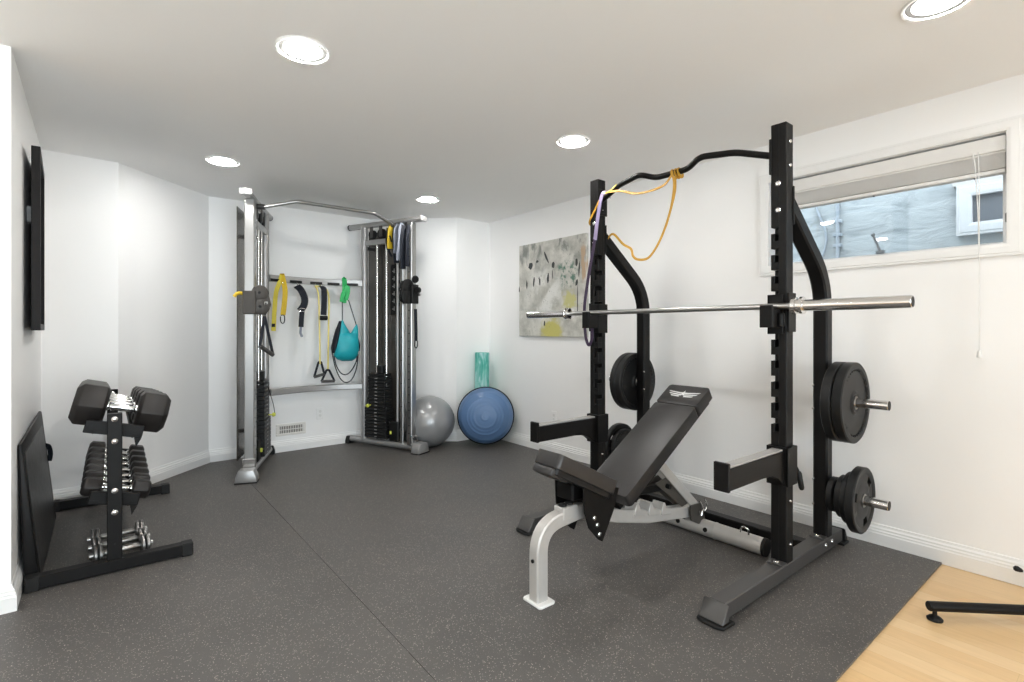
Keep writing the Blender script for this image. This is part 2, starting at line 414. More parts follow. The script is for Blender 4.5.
dn = 1
for sd in ADDED_GLAZED:  # frame and pane of the added, unseen daylight opening
    i = SIDES.index(sd); a, b = V((*ROOM[i], 0)), V((*ROOM[(i + 1) % len(ROOM)], 0))
    p, q_ = a.lerp(b, ADDED_GLAZED[sd][0]), a.lerp(b, ADDED_GLAZED[sd][1]); d_ = (q_ - p).normalized(); L_ = (q_ - p).length; no_ = V((-d_.y, d_.x, 0))
    fr = lambda u, v, t: p + d_ * u + V((0, 0, v)) - no_ * t
    mb = MB(); n = 3
    for k in range(n + 1):
        u = max(.03, min(L_ - .03, k * L_ / n)); mb.prism([(u - .03, ADDED_DOORZ[0]), (u + .03, ADDED_DOORZ[0]), (u + .03, ADDED_DOORZ[1]), (u - .03, ADDED_DOORZ[1])], .02, .07, fr)
    for z in (ADDED_DOORZ[0], ADDED_DOORZ[1] - .06): mb.prism([(.06, z), (L_ - .06, z), (L_ - .06, z + .06), (.06, z + .06)], .022, .068, fr)
    dd = struct(mb, f'door_{dn}', 'vinylwhite', smooth=False); dn += 1
    MB().prism([(.03, ADDED_DOORZ[0] + .03), (L_ - .03, ADDED_DOORZ[0] + .03), (L_ - .03, ADDED_DOORZ[1] - .03), (.03, ADDED_DOORZ[1] - .03)], .042, .048, fr).build('door_pane', 'glass', dd, smooth=False)
    pl = bpy.data.lights.new('daylight_portal', 'AREA'); pl.shape = 'RECTANGLE'; pl.size = L_; pl.size_y = ADDED_DOORZ[1] - ADDED_DOORZ[0]; pl.cycles.is_portal = True
    po = bpy.data.objects.new('daylight_portal', pl); COL.objects.link(po); po.location = (p + q_) / 2 + V((0, 0, sum(ADDED_DOORZ) / 2)) - no_ * .085
    po.rotation_euler = no_.to_track_quat('-Z', 'Y').to_euler()

LIGHTS = [(.635, 2.191), (.623, 3.974), (2.24, 2.214), (2.227, 3.997), (2.301, .471), (.64, .46), (-1.0, .46), (-1.0, 2.15), (.64, -1.3), (2.3, -1.3), (-1.0, -1.3), (-2.4, .46), (-2.4, -1.3)]  # later entries are unseen lamps added for brightness
RC = .082
mb = MB()
loops = [[V((x, y, 0)) for x, y in ROOM]]
for x, y in LIGHTS: loops.append([V((x + RC * math.cos(-2 * PI * k / 32), y + RC * math.sin(-2 * PI * k / 32), 0)) for k in range(32)])
flat = [v for l in loops for v in l]
mb.raw([V((v.x, v.y, CEIL)) for v in flat], geometry.tessellate_polygon(loops))
struct(mb, 'ceiling', 'ceil', smooth=False)
mb = MB().box((-3.5, -3.3, CEIL + .11), (3.5, 5.3, CEIL + .2), 0); struct(mb, 'ceiling_slab', 'ceil', smooth=False)  # unseen slab lying above the ceiling
mb = MB().raw([(x, y, -.01) for x, y in ROOM], [tuple(range(len(ROOM)))]); struct(mb, 'floor', 'wood', smooth=False)

# rubber mats laid over the wood floor; one seam shows
def mat_piece(poly, label, z=0.):
    mb = MB().prism(poly, -.0095, z, fXY)
    return solo(mb, 'rubber_mat', 'rubberfloor', label, 'mat', smooth=False)
SEAM = .842
mat_piece([(SEAM + .001, .647), (3.228, .647), (3.228, 4.461), (2.82, 4.457), (2.15, 5.101), (SEAM + .001, 5.083)], 'speckled black rubber mat under the squat rack and bench')
mat_piece([(-1.3, .647), (SEAM - .001, .647), (SEAM - .001, 5.081), (.70, 5.081), (.07, 4.446), (-.312, 4.42), (-.289, 2.891), (-1.3, 2.891)], 'speckled black rubber mat under the dumbbell rack and along the left wall')

solo(MB().box((-3.1, -2.9, -.0095), (1.1, .45, .004), .003), 'added_rug', mat('added pale rug pile', (.66, .66, .65), .95, var=.12, scale=40, bump=.5, bscale=300), 'large pale grey rug added behind the camera to bounce light', 'rug')  # unseen rug, added so the floor bounces neutral light to the ceiling

# ------------------------------------------------------------------ ceiling lights
proto = None
for i, (x, y) in enumerate(LIGHTS):
    if proto is None:
        t = thing('recessed_light', '', 'ceiling light', (0, 0, 0), 'recessed ceiling lights')
        MB().lathe([(RC + .012, -.001), (RC + .014, -.007), (RC + .022, -.008), (RC + .025, 0), (RC + .012, 0.0005)], (0, 0, 0), (0, 0, 1), 40, cap=False).build('trim_ring', 'white', t)
        MB().lathe([(RC + .014, -.0015), (RC - .006, -.0015), (RC - .016, .012), (.055, .02), (.02, .072)], (0, 0, 0), (0, 0, 1), 36, cap=False).build('reflector', mat('satin grey baffle', (.20, .20, .195), .6), t)
        MB().lathe([(.0, -.013), (.03, -.0125), (.048, -.011), (.056, -.007), (.058, .0), (.058, .016), (0, .016)], (0, 0, 0), (0, 0, 1), 32, cap=False).build('lens', 'lens230', t)
        proto = t
    else: t = copy_tree(proto)
    t.location = (x, y, CEIL); ORG[t.name] = V((x, y, CEIL))
    for ch in t.children:                  # lens strength set per lamp to even out wall brightness
        if ch.name.startswith('lens'):
            ch.material_slots[0].link = 'OBJECT'; ch.material_slots[0].material = M[f'lens{[260, 230, 180, 180, 100][i] if i < 5 else 120}']
    t['label'] = ['round recessed ceiling light nearest the left wall with a wide trim ring', 'round recessed ceiling light above the left tower of the cable machine',
                  'round recessed ceiling light left of the squat rack pull-up bar', 'round recessed ceiling light above the right tower of the cable machine',
                  'round recessed ceiling light cut off by the top edge above the window'][i] if i < 5 else 'round recessed ceiling light added out of view behind the camera for brightness'  # lamps behind the camera are added to brighten the room

# ------------------------------------------------------------------ window in the right wall
y0, y1, z0, z1 = WIN
mb = MB()
def casing(mb, a0, a1, b0, b1, w, x0, x1):
    """picture-frame trim mitred round an opening"""
    pr = [(0, x0), (0, x1), (w * .25, x1 - .003), (w * .75, x1 - .003), (w * .8, x1), (w, x1), (w, x0)]
    co = lambda o, ca, cb: (a0 - o if ca < 0 else a1 + o, b0 - o if cb < 0 else b1 + o)
    cs = [(-1, -1), (1, -1), (1, 1), (-1, 1)]
    vs = []
    for ca, cb in cs:
        for o, x in pr: a, b = co(o, ca, cb); vs.append(V((x, a, b)))
    n = len(pr); fs = []
    for k in range(4):
        k2 = (k + 1) % 4
        for q in range(n): fs.append((k * n + q, k * n + (q + 1) % n, k2 * n + (q + 1) % n, k2 * n + q))
    mb.raw(vs, fs)
w = MB(); casing(w, y0, y1, z0, z1, .056, 3.2465, 3.228)
win = struct(w, 'window_1', 'trim', smooth=False)
mb = MB()
casing(mb, y0 + .028, y1 - .028, z0 + .022, z1 - .022, .03, 3.386, 3.345)
for lo, hi in (((3.247, y0 - .001, z0 - .001), (3.386, y1 + .001, z0 + .003)), ((3.247, y0 - .001, z1 - .003), (3.386, y1 + .001, z1 + .001)), ((3.247, y0 - .001, z0), (3.386, y0 + .003, z1)), ((3.247, y1 - .003, z0), (3.386, y1 + .001, z1))):
    mb.box(lo, hi, 0)
mb.build('window_frame', 'vinylwhite', win, smooth=False)
MB().box((3.366, y0 + .026, z0 + .02), (3.371, y1 - .026, z1 - .02), 0).build('window_pane', 'glass', win, smooth=False)
c0 = at(873, 235, X=3.33); c1 = at(880, 249, X=3.33)
mb = MB(); mb.box((3.325, c1.y - .02, z0 + .022), (3.345, c1.y + .02, z0 + .04), .003); mb.tube([c1 + V((0, 0, -.01)), c0], .006, 8); mb.lathe([(0, -.011), (.009, -.006), (.011, 0), (.009, .006), (0, .011)], c0, (0, 0, 1), 12)
mb.build('crank_handle', 'pipe', win)
MB().box((3.30, y0 + .003, 1.655), (3.325, y0 + .014, 1.70), .003).build('latch', 'blackplastic', win)

# raised blind in the recess
t = thing('window_blind', 'raised white slatted blind stacked at the top of the window', 'blind', (3.29, (y0 + y1) / 2, 1.87))
MB().box((3.252, y0 + .006, 1.985), (3.262, y1 - .006, 2.054), .002).box((3.262, y0 + .006, 1.976), (3.2665, y1 - .006, 1.99), .001).box((3.262, y0 + .006, 2.02), (3.315, y1 - .006, 2.054), .002).build('valance', 'blind', t)
mb = MB()
for k in range(14): mb.box((3.268, y0 + .01, 1.908 + k * .0055), (3.316, y1 - .01, 1.911 + k * .0055), 0)
mb.build('slat_stack', 'blind', t, smooth=False)
MB().box((3.266, y0 + .009, 1.884), (3.318, y1 - .009, 1.903), .004, 2).build('bottom_rail', 'blind', t)
for yy in (y0 + .12, .95, y1 - .12):
    MB().lathe([(0, -.004), (.005, -.002), (.005, .003), (0, .004)], (3.29, yy, 1.881), (0, 0, 1), 10).build('cord_button', 'blackplastic', t)
cy = at(979, 300, X=3.205).y
mb = MB(); mb.tube([(3.25, cy + .01, 1.995), (3.222, cy + .004, 1.94), (3.212, cy, 1.80), (3.208, cy, 1.5), (3.21, cy, 1.05)], .0022, 6); mb.tube([(3.25, cy + .03, 1.995), (3.222, cy + .017, 1.94), (3.212, cy + .005, 1.72), (3.21, cy, 1.45)], .0022, 6)
cd = mb.build('pull_cord', 'white', t)
MB().lathe([(.002, .035), (.006, .03), (.010, .006), (.009, 0), (0, -.002)], (3.21, cy, 1.02), (0, 0, 1), 12).build('tassel', 'white', cd)

# what the window shows: neighbour's stucco wall with conduit and a small window
mb = MB().box((4.3, -1.6, -.2), (4.5, 4.6, 3.3), 0); o = mb.build('wall_neighbour', 'stucco', smooth=False); o['kind'] = 'structure'
mb = MB().box((3.39, -1.6, 1.30), (4.3, 4.6, 1.38), 0); o = mb.build('ground', 'stucco', smooth=False); o['kind'] = 'structure'
t = thing('neighbour_window', 'small white framed window in the stucco wall outside', 'window', (4.29, .62, 1.92))
mb = MB(); casing(mb, .50, .705, 1.825, 1.995, .075, 4.30, 4.255); mb.build('frame', mat('greyed white vinyl', (.40, .41, .42), .5), t, smooth=False)  # white frame, base colour lowered so daylight does not blow it out
mb = MB().box((4.285, .495, 1.82), (4.292, .71, 2.0), 0); mb.build('pane', mat('grey neighbour pane', (.10, .11, .125), .2), t)
MB().box((4.255, .42, 2.066), (4.305, .80, 2.10), .004).build('head_flashing', 'ltgrey', t)
a, b = at(837, 205, X=4.27), at(834, 262, X=4.27)
t = thing('conduit', 'grey conduit and looping cable on the stucco outside the window', 'pipe', (4.28, a.y, 1.5))
MB().tube([(4.28, a.y, 2.3), (4.28, a.y, 1.38)], .013, 8).build('pipe', 'pipe', t)
for z in (1.96, 1.86, 1.78): MB().box((4.268, a.y - .028, z - .012), (4.30, a.y + .028, z + .012), .003).build('clamp', 'pipe', t)
pts = [at(x, y, X=4.285) for x, y in ((815, 205), (821, 220), (826, 235), (825, 248), (820, 262), (815, 280))]
MB().tube(spline(pts, 6), .009, 8).build('cable', 'pipe', t)

# vent and sockets
t = thing('floor_vent', 'white metal air vent low on the back wall above the baseboard', 'vent', (1.38, 5.10, .2))
def on_back(x, dz=0.): return 5.1 + (x - .69) * (.02 / 1.24)
a = at(276, 428, Y=5.1); b = at(306, 428, Y=5.1)
xa, xb = a.x, b.x; ya = on_back(1.38)
mb = MB()
casing2 = [((xa, ya - .012, .150), (xb, ya + .002, .172)), ((xa, ya - .012, .238), (xb, ya + .002, .262)), ((xa, ya - .012, .172), (xa + .03, ya + .002, .238)), ((xb - .03, ya - .012, .172), (xb, ya + .002, .238))]
for lo, hi in casing2: mb.box(lo, hi, .003)
mb.build('vent_frame', 'vent', t)
MB().box((xa + .02, ya - .004, .165), (xb - .02, ya, .245), 0).build('vent_cavity', 'ventdark', t)
mb = MB()
for k in range(14): x = xa + .036 + k * (xb - xa - .072) / 13; mb.box((x - .003, ya - .010, .172), (x + .003, ya - .003, .238), 0)
mb.box((xa + .03, ya - .0105, .202), (xb - .03, ya - .004, .208), 0)
mb.build('louvre', 'vent', t, smooth=False)
def outlet(name, c, axis, label):
    t = thing(name, label, 'socket', c); x, y, z = c
    f = (lambda u, v, d: V((x - d, y + u, z + v))) if axis == 'x' else (lambda u, v, d: V((x + u, y - d, z + v)))
    MB().prism([(-.035, -.057), (.035, -.057), (.035, .057), (-.035, .057)], 0, .006, f, .003).build('cover_plate', 'wall', t)
    for s in (-1, 1):
        MB().prism([(.014 * math.cos(k * PI / 6), s * .02 + .014 * math.sin(k * PI / 6)) for k in range(12)], .006, .008, f).build('socket', 'white', t)
outlet('wall_outlet', (3.247, 3.45, .338), 'x', 'white wall socket on the right wall left of the squat rack')
outlet('wall_outlet', (1.645, on_back(1.645), .325), 'y', 'white wall socket on the back wall under the cable machine rail')

# ================================================================== SQUAT RACK
RX0, RX1 = 2.43, 2.50              # front upright, x
YR, YL = (1.04, 1.11), (2.18, 2.25)
rack = thing('squat_rack', 'tall black half rack with pull-up bar, notched uprights and plate horns', 'rack', (2.6, 1.645, 0))
def flipY(y): return 3.29 - y      # mirror about the rack's middle
SIDE = [lambda y: y, flipY]
def yb(f, a, b): return (min(f(a), f(b)), max(f(a), f(b)))
for si, f in enumerate(SIDE):
    def bx(mb, x0_, x1_, ya_, yb_, z0_, z1_, bev=.002, seg=1):
        lo, hi = yb(f, ya_, yb_); return mb.box((x0_, lo, z0_), (x1_, hi, z1_), bev, seg)
    # slotted front upright
    mb = MB(); bx(mb, RX0, RX1, 1.04, 1.076, .05, 2.105, .003); bx(mb, RX0 + .04, RX1, 1.074, 1.11, .05, 2.105, .003)
    zt = 1.625; bx(mb, RX0, RX0 + .042, 1.074, 1.11, zt, 2.105, .002)
    nslot = 10
    for k in range(nslot):
        t = zt - k * .0985; nx = t - .0985 if k < nslot - 1 else .05
        bx(mb, RX0, RX0 + .042, 1.074, 1.11, nx, t - .062, .0015)
        bx(mb, RX0, RX0 + .042, 1.093, 1.11, t - .064, t - .028, .0015)
    up = mb.build('upright', 'black', rack)
    def bolt(p, d, par, r=.011):
        MB().lathe([(r * 1.15, 0), (r * 1.15, .002), (r, .003), (r * .8, .007), (0, .009)], p, d, 12).build('bolt', 'chrome', par)
    for z in (1.827, 1.704): bolt(V((RX0, f(1.077), z)), (-1, 0, 0), up)
    for z in (2.02, 1.91):
        bolt(V((2.466, 1.04 if si == 0 else 2.18, z)), (0, -1, 0), up, .008)
    for z in (.36, .16): bolt(V((2.466, 1.04 if si == 0 else 2.18, z)), (0, -1, 0), up, .006)
    # bent rear post running up to the front upright
    pts = fillet([(2.935, f(1.075), .05), (2.935, f(1.075), 1.41), (2.50, f(1.075), 1.745)], .16, 8)
    rp = MB().rect(pts, .07, .07, V((0, 1, 0)), c=.008).build('rear_post', 'black', rack)
    mb = MB(); bx(mb, 2.497, 2.507, 1.035, 1.115, 1.64, 1.82, .002); mb.build('post_flange', 'black', rp)
    for z in (.86, .74, .37, .24): bolt(V((2.90, f(1.106), z)), (-1, 0, 0), rp, .006)
    # foot
    mb = MB(); bx(mb, 1.89, 3.10, 1.037, 1.107, .012, .078, .004)
    ft = mb.build('base_foot', 'grey', rack)
    ym = f(1.072)
    mb = MB().prism([(1.89, .080), (1.88, .080), (1.84, .014), (1.89, .014)], ym - .052, ym + .052, fXZ, .004)
    mb.build('end_cap', 'grey', ft)
    mb = MB().prism([(1.915, -.062), (1.837, -.058), (1.823, -.03), (1.823, .03), (1.837, .058), (1.915, .062)], 0, .013, lambda u, v, t: V((u, ym + v, t)), .003); mb.build('foot_pad', 'rubberblk', ft)
    mb = MB().prism([(3.10, .080), (3.11, .080), (3.145, .014), (3.10, .014)], ym - .045, ym + .045, fXZ, .004); mb.build('end_cap', 'black', ft)
    mb = MB().prism([(3.06, -.055), (3.14, -.052), (3.155, -.03), (3.155, .03), (3.14, .052), (3.06, .055)], 0, .013, lambda u, v, t: V((u, ym + v, t)), .003); mb.build('foot_pad', 'rubberblk', ft)
    for xx in (2.39, 2.86):
        mb = MB(); bx(mb, xx - .012, xx + .04, 1.037, 1.107, .078, .086, .002); br = mb.build('foot_bracket', 'grey', ft)
        bolt(V((xx + .012, f(1.072), .086)), (0, 0, 1), br, .012)
    for xx in (2.87, 2.95): bolt(V((xx, 1.037 if si == 0 else 2.183, .05)), (0, -1, 0), ft, .011)
    # plate horns
    for z in (.785, .305):
        mb = MB().cyl((2.935, f(1.045), z), (2.935, f(.785), z), .0245, seg=24, bev=.002)
        hn = mb.build('weight_horn', 'chrome', rack)
        MB().cyl((2.935, f(.7855), z), (2.935, f(.783), z), .0225, seg=24).build('horn_cap', 'blackplastic', hn)
# pull-up bar
yc = 1.645
pts = [(2.462, yc - .535, 1.968), (2.43, yc - .365, 2.026), (2.396, yc - .19, 2.043), (2.43, yc - .10, 2.009), (2.43, yc + .10, 2.009), (2.396, yc + .19, 2.043), (2.43, yc + .365, 2.026), (2.462, yc + .535, 1.968)]
pb = MB().tube(fillet(pts, .035, 5), .016, 12).build('pull_up_bar', 'black', rack)
for s in (-1, 1):
    yy = yc + s * .533
    MB().box((2.422, yy - .006, 1.875), (2.508, yy + .004, 2.04), .002).build('mount_plate', 'black', pb)
# rear floor crossbar with a pale sticker strip
cb = MB().box((2.80, 1.107, .013), (2.86, 2.183, .06), .004).build('crossbar', 'black', rack)
MB().box((2.815, 1.68, .0598), (2.845, 1.85, .0606), 0).build('sticker', 'ltgrey', cb)

# safeties
def spotter(f, label):
    t = thing('safety_arm', label, 'safety arm', (2.46, f(1.075), .44), 'rack safety arms')
    def bx(mb, x0_, x1_, ya_, yb_, z0_, z1_, bev=.002):
        lo, hi = yb(f, ya_, yb_); return mb.box((x0_, lo, z0_), (x1_, hi, z1_), bev)
    mb = MB()
    bx(mb, 2.415, 2.427, 1.028, 1.122, .435, .612); bx(mb, 2.503, 2.513, 1.028, 1.122, .435, .612)
    bx(mb, 2.415, 2.513, 1.026, 1.037, .435, .612); bx(mb, 2.415, 2.513, 1.113, 1.124, .435, .612)
    mb.build('sleeve', 'black', t)
    lo, hi = yb(f, 1.045, 1.103)
    mb = MB().prism([(1.932, .505), (2.23, .505), (2.30, .500), (2.36, .478), (2.418, .436), (2.418, .594), (1.932, .594)], lo, hi, fXZ, .003); mb.build('arm', 'black', t)
    bx(MB(), 1.945, 2.416, 1.050, 1.098, .594, .603, .002).build('liner', 'ltgrey', t)
    bx(MB(), 1.922, 1.938, 1.041, 1.107, .502, .618, .003).build('end_stop', 'black', t)
    a = V((2.515, f(1.05), .52)); b = V((2.545, f(1.02), .40))
    mb = MB().tube([a, a + V((.02, 0, 0)), V((2.54, f(1.035), .49)), b], .006, 8); mb.lathe([(.009, 0), (.012, .008), (.012, .075), (.008, .085)], V((2.541, f(1.033), .485)), b - V((2.541, f(1.033), .485)), 12)
    mb.build('lever', 'blackplastic', t)
spotter(SIDE[0], 'black safety arm on the right front upright, nearest the window')
spotter(SIDE[1], 'black safety arm on the left front upright, beside the bench seat')
# J hooks
def jhook(f, label):
    t = thing('bar_hook', label, 'bar hook', (2.43, f(1.08), 1.13), 'rack bar hooks')
    def bx(mb, x0_, x1_, ya_, yb_, z0_, z1_, bev=.002):
        lo, hi = yb(f, ya_, yb_); return mb.box((x0_, lo, z0_), (x1_, hi, z1_), bev)
    mb = MB(); bx(mb, 2.42, 2.43, 1.052, 1.122, 1.13, 1.313); bx(mb, 2.42, 2.508, 1.111, 1.121, 1.13, 1.313); bx(mb, 2.43, 2.505, 1.029, 1.040, 1.14, 1.32); mb.build('bracket', 'black', t)
    lo, hi = yb(f, 1.060, 1.118)
    mb = MB().prism([(2.335, 1.160), (2.42, 1.160), (2.42, 1.238), (2.352, 1.238), (2.348, 1.262), (2.335, 1.262)], lo, hi, fXZ, .002); mb.build('hook', 'black', t)
    bx(MB(), 2.352, 2.42, 1.064, 1.114, 1.238, 1.2425, .001).build('liner', 'blackplastic', t)
    MB().cyl((2.40, f(1.052), 1.165), (2.40, f(1.052), 1.225), .017, seg=14, bev=.003).build('pin', 'black', t)
jhook(SIDE[0], 'black bar hook holding the barbell on the right upright')
jhook(SIDE[1], 'black bar hook holding the barbell on the left upright')

# barbell
BX, BZ = 2.381, 1.2565
t = thing('barbell', 'bare chrome barbell resting on the squat rack hooks', 'barbell', (BX, 1.68, BZ))
bl, br = .562, 2.800
MB().cyl((BX, .96, BZ), (BX, 2.40, BZ), .014, seg=16).build('shaft', 'steel', t)
for e, s in ((bl, 1), (br, -1)):
    k = .945 if s == 1 else 2.417
    MB().cyl((BX, e, BZ), (BX, k, BZ), .025, seg=28, bev=.002).build('sleeve', 'chrome', t)
    MB().lathe([(.025, 0), (.038, .001), (.039, .012), (.031, .016), (.031, .026), (.037, .030), (.037, .045), (.02, .048)], (BX, k, BZ), (0, s, 0), 28).build('collar', 'chrome', t)
    MB().cyl((BX, e - s * .001, BZ), (BX, e + s * .003, BZ), .02, seg=24).build('end_cap', 'blackplastic', t)

# weight plates
def plate(r, th, grip, hub=.06):
    """disc with raised rim and steel-lined bore, axis along y, centred at the origin"""
    h = th / 2
    t = thing('weight_plate', '', 'weight plate', (0, 0, 0), 'weight plates on the rack horns')
    if grip:
        # grip slots: flat ring built as sectors so the openings are real
        mb = MB(); n = 72; ri, ro = r * .58, r * .80
        def ring(r0, r1, k0, k1, hh):
            for k in range(k0, k1):
                a, b = 2 * PI * k / n, 2 * PI * (k + 1) / n
                P4 = [(r0, a), (r1, a), (r1, b), (r0, b)]
                vs = [V((q * math.cos(g), -hh, q * math.sin(g))) for q, g in P4] + [V((q * math.cos(g), hh, q * math.sin(g))) for q, g in P4]
                mb.raw(vs, [(0, 1, 2, 3), (7, 6, 5, 4), (0, 3, 7, 4), (1, 5, 6, 2), (0, 4, 5, 1), (3, 2, 6, 7)])
        for c in range(3):
            o = c * 24 + 6; ring(ri, ro, o + 5, o + 24, h * .7)
        mb.lathe([(.026, -h * .7), (.05, -h * .95), (hub, -h * .95), (ri, -h * .7), (ri, h * .7), (hub, h * .95), (.05, h * .95), (.026, h * .7), (.026, -h * .7)], (0, 0, 0), (0, 1, 0), n, cap=False)
        mb.lathe([(ro, -h * .7), (r * .87, -h), (r * .97, -h), (r, -h * .8), (r, h * .8), (r * .97, h), (r * .87, h), (ro, h * .7), (ro, -h * .7)], (0, 0, 0), (0, 1, 0), n, cap=False)
        bmesh.ops.remove_doubles(mb.bm, verts=mb.bm.verts, dist=1e-5)
        mb.build('disc', 'plate', t, sharp=30)
    else:
        MB().lathe([(.026, -h * .7), (.05, -h * .95), (hub, -h * .95), (hub + .012, -h * .62), (r * .80, -h * .62), (r * .86, -h), (r * .97, -h), (r, -h * .8), (r, h * .8), (r * .97, h), (r * .86, h), (r * .80, h * .62), (hub + .012, h * .62), (hub, h * .95), (.05, h * .95), (.026, h * .7), (.026, -h * .7)], (0, 0, 0), (0, 1, 0), 56, cap=False).build('disc', 'plate', t, sharp=30)
    if not grip:
        mb = MB()      # raised lettering stands in as small bars round the rim
        for k in range(40):
            if k % 10 in (0, 9): continue
            a = 2 * PI * k / 40; c = V((r * .83 * math.cos(a), 0, r * .83 * math.sin(a)))
            for s in (-1, 1): mb.box((-.007, s * h * .8 - .003, -.002), (.007, s * h * .8 + .003, .002), 0, mtx=Matrix.Translation(c) @ Matrix.Rotation(-a, 4, 'Y'))
        mb.build('raised_rim_marks', 'plate', t, smooth=False)
    MB().lathe([(.0255, -h), (.033, -h), (.033, h), (.0255, h), (.0255, -h)], (0, 0, 0), (0, 1, 0), 28, cap=False).build('bore_ring', 'iron', t)
    return t
def place(t, x, y, z, label, first, rot=0.):
    o = t if first else copy_tree(t)
    o.location = (x, y, z); o.rotation_euler = (0, rot, 0); o['label'] = label; ORG[o.name] = V((x, y, z)); return o
BR = .0012   # plates hang on the horn: bore a touch larger than the bar
big = plate(.203, .046, False, .05)
place(big, 2.935, .993, .785 - BR, 'large black plate against the post on the right upper horn', True)
place(big, 2.935, .943, .785 - BR, 'large black plate on the outside of the right upper horn', False, .5)
place(big, 2.935, flipY(1.010), .785 - BR, 'large black plate against the post on the left upper horn', False, .3)
place(big, 2.935, flipY(.962), .785 - BR, 'large black plate on the outside of the left upper horn', False, .9)
p25 = plate(.162, .040, True, .05); p25h = p25
place(p25, 2.935, .905, .305 - BR, 'outermost and largest black grip plate on the right lower horn', True, 0)
p10 = plate(.128, .032, False, .045)
place(p10, 2.935, .942, .305 - BR, 'mid-size black plate just inside the outermost one on the right lower horn', True)
p5 = plate(.106, .030, False, .04)
place(p5, 2.935, .973, .305 - BR, 'smaller black plate third from the outer end of the right lower horn', True)
p2 = plate(.088, .028, False, .038)
place(p2, 2.935, 1.018, .305 - BR, 'smallest black plate against the post on the right lower horn', True)
place(p25, 2.935, flipY(.862), .305 - BR, 'larger black grip plate on the left lower horn behind the backrest', False, .4)
place(p10, 2.935, flipY(.905), .305 - BR, 'smaller black plate on the left lower horn behind the backrest', False)

# elastic bands on the rack
def band(pts, w, th, name, m, label, up, closed=False, org=None):
    mb = MB().rect(pts, w, th, up, closed=closed, c=.0008)
    return mb
t = thing('resistance_band', 'long amber elastic band knotted round the pull-up bar', 'resistance band', (2.43, 1.63, 1.99))
K = V((2.432, 1.622, 1.995))
def q(px, py, X=2.43): return at(px, py, X=X)
left = spline([K + V((-.018, .012, .0)), q(664, 185, 2.415), q(650, 191, 2.41), q(635, 193.5, 2.41), q(620, 191, 2.412), q(606, 193, 2.415), V((2.422, 2.16, 1.965)), V((2.424, 2.21, 1.90)), V((2.425, 2.25, 1.845)), V((2.45, 2.256, 1.82)), V((2.51, 2.254, 1.77)), V((2.522, 2.20, 1.73)), q(613, 234, 2.53), q(623, 244, 2.50), q(631, 249, 2.48), q(633, 256, 2.46), q(638, 259.5, 2.45), q(648, 258, 2.44), q(657, 246, 2.435), q(665, 228, 2.43), q(671, 208, 2.43), q(675, 190, 2.425), K + V((-.018, -.008, -.01))], 6)
MB().rect(left, .014, .0045, lambda i: V((-1, .0, .25)), c=.0008).build('loop', 'amber', t)
mb = MB()
for dy in (-.03, -.012, .010):
    ring = [K + V((.021 * math.cos(a), dy + .006 * math.sin(a), .006 + .022 * math.sin(a))) for a in [2 * PI * k / 20 for k in range(20)]]
    mb.rect(ring, .017, .005, lambda i: V((0, 1, 0)), closed=True, c=.0008)
mb.rect(spline([K + V((-.022, .010, .02)), q(674, 182, 2.405), q(673, 196, 2.408), q(670, 212, 2.412), q(666, 226, 2.418)], 5), .012, .005, lambda i: V((-1, 0, .2)), c=.0008)
mb.build('knot', 'amber', t)
t = thing('resistance_band', 'lavender and purple elastic band looped over the bar at the left upright', 'resistance band', (2.41, 2.2, 1.9))
pt = spline([V((2.475, 2.125, 1.985)), V((2.452, 2.112, 2.003)), V((2.425, 2.105, 2.0)), q(602, 195, 2.405), q(598, 216, 2.405), q(595, 240, 2.405)], 6)
MB().rect(pt, .030, .004, lambda i: V((-1, 0, .4)), c=.0008).build('upper_loop', 'lav', t)
pt = spline([q(595, 239, 2.406), q(592, 256, 2.406), q(589, 273, 2.404), q(586.5, 290, 2.402), q(584.5, 306, 2.404), q(584.5, 322, 2.41), q(586, 338, 2.412), q(589, 345, 2.414), q(592, 338, 2.414), q(592, 326, 2.416)], 6)
MB().rect(pt, .020, .004, lambda i: V((-1, -.3, .1)), c=.0008).build('lower_loop', 'purple', t)
# pale band lying along the bar end
t = thing('resistance_band', 'pale yellow elastic band lying along the left end of the pull-up bar', 'resistance band', (2.44, 2.1, 2.0))
A0, A1 = V((2.462, yc + .50, 1.98)), V((2.432, yc + .375, 2.023))
u_ = (A1 - A0).normalized(); side = V((-1, 0, .35)).normalized()
MB().rect([A0 + side * .019, A0.lerp(A1, .5) + side * .019, A1 + side * .019], .012, .003, side, c=.0008).build('strip', 'paleyellow', t)

# ================================================================== BENCH
BY = 1.615
bench = thing('weight_bench', 'adjustable weight bench with black pads and silver curved front leg', 'bench', (2.0, BY, 0))
ctr = fillet([(1.428, BY, .008), (1.428, BY, .315), (1.66, BY, .335)], .20, 10)
leg = MB().rect(ctr + [V((1.70, BY, .326))], .062, .058, V((0, 1, 0)) * -1, c=.006).build('front_leg', 'benchsilver', bench)
MB().prism([(1.385, -.05), (1.395, -.058), (1.465, -.058), (1.475, -.05), (1.475, .05), (1.465, .058), (1.395, .058), (1.385, .05)], 0, .012, lambda u, v, t: V((u, BY + v, t)), .003).build('foot_plate', 'white', leg)
MB().cyl((1.399, BY, .18), (1.392, BY, .18), .008, seg=12).build('bolt', 'blackplastic', leg)
beam = MB().rect([(1.66, BY, .334), (1.92, BY, .256), (2.16, BY, .196), (2.56, BY, .138)], .062, .052, V((0, 1, 0)) * -1, c=.005).build('main_beam', 'benchsilver', bench)
MB().box((1.545, BY - .032, .32), (1.635, BY + .032, .376), .004).build('stop_block', 'benchsilver', bench)
for dx in (-.022, .02):
    MB().lathe([(.019, 0), (.019, .007), (.014, .010), (0, .010)], (1.59 + dx, BY, .376), (0, 0, 1), 16).build('rubber_stop', 'rubberblk', bench)
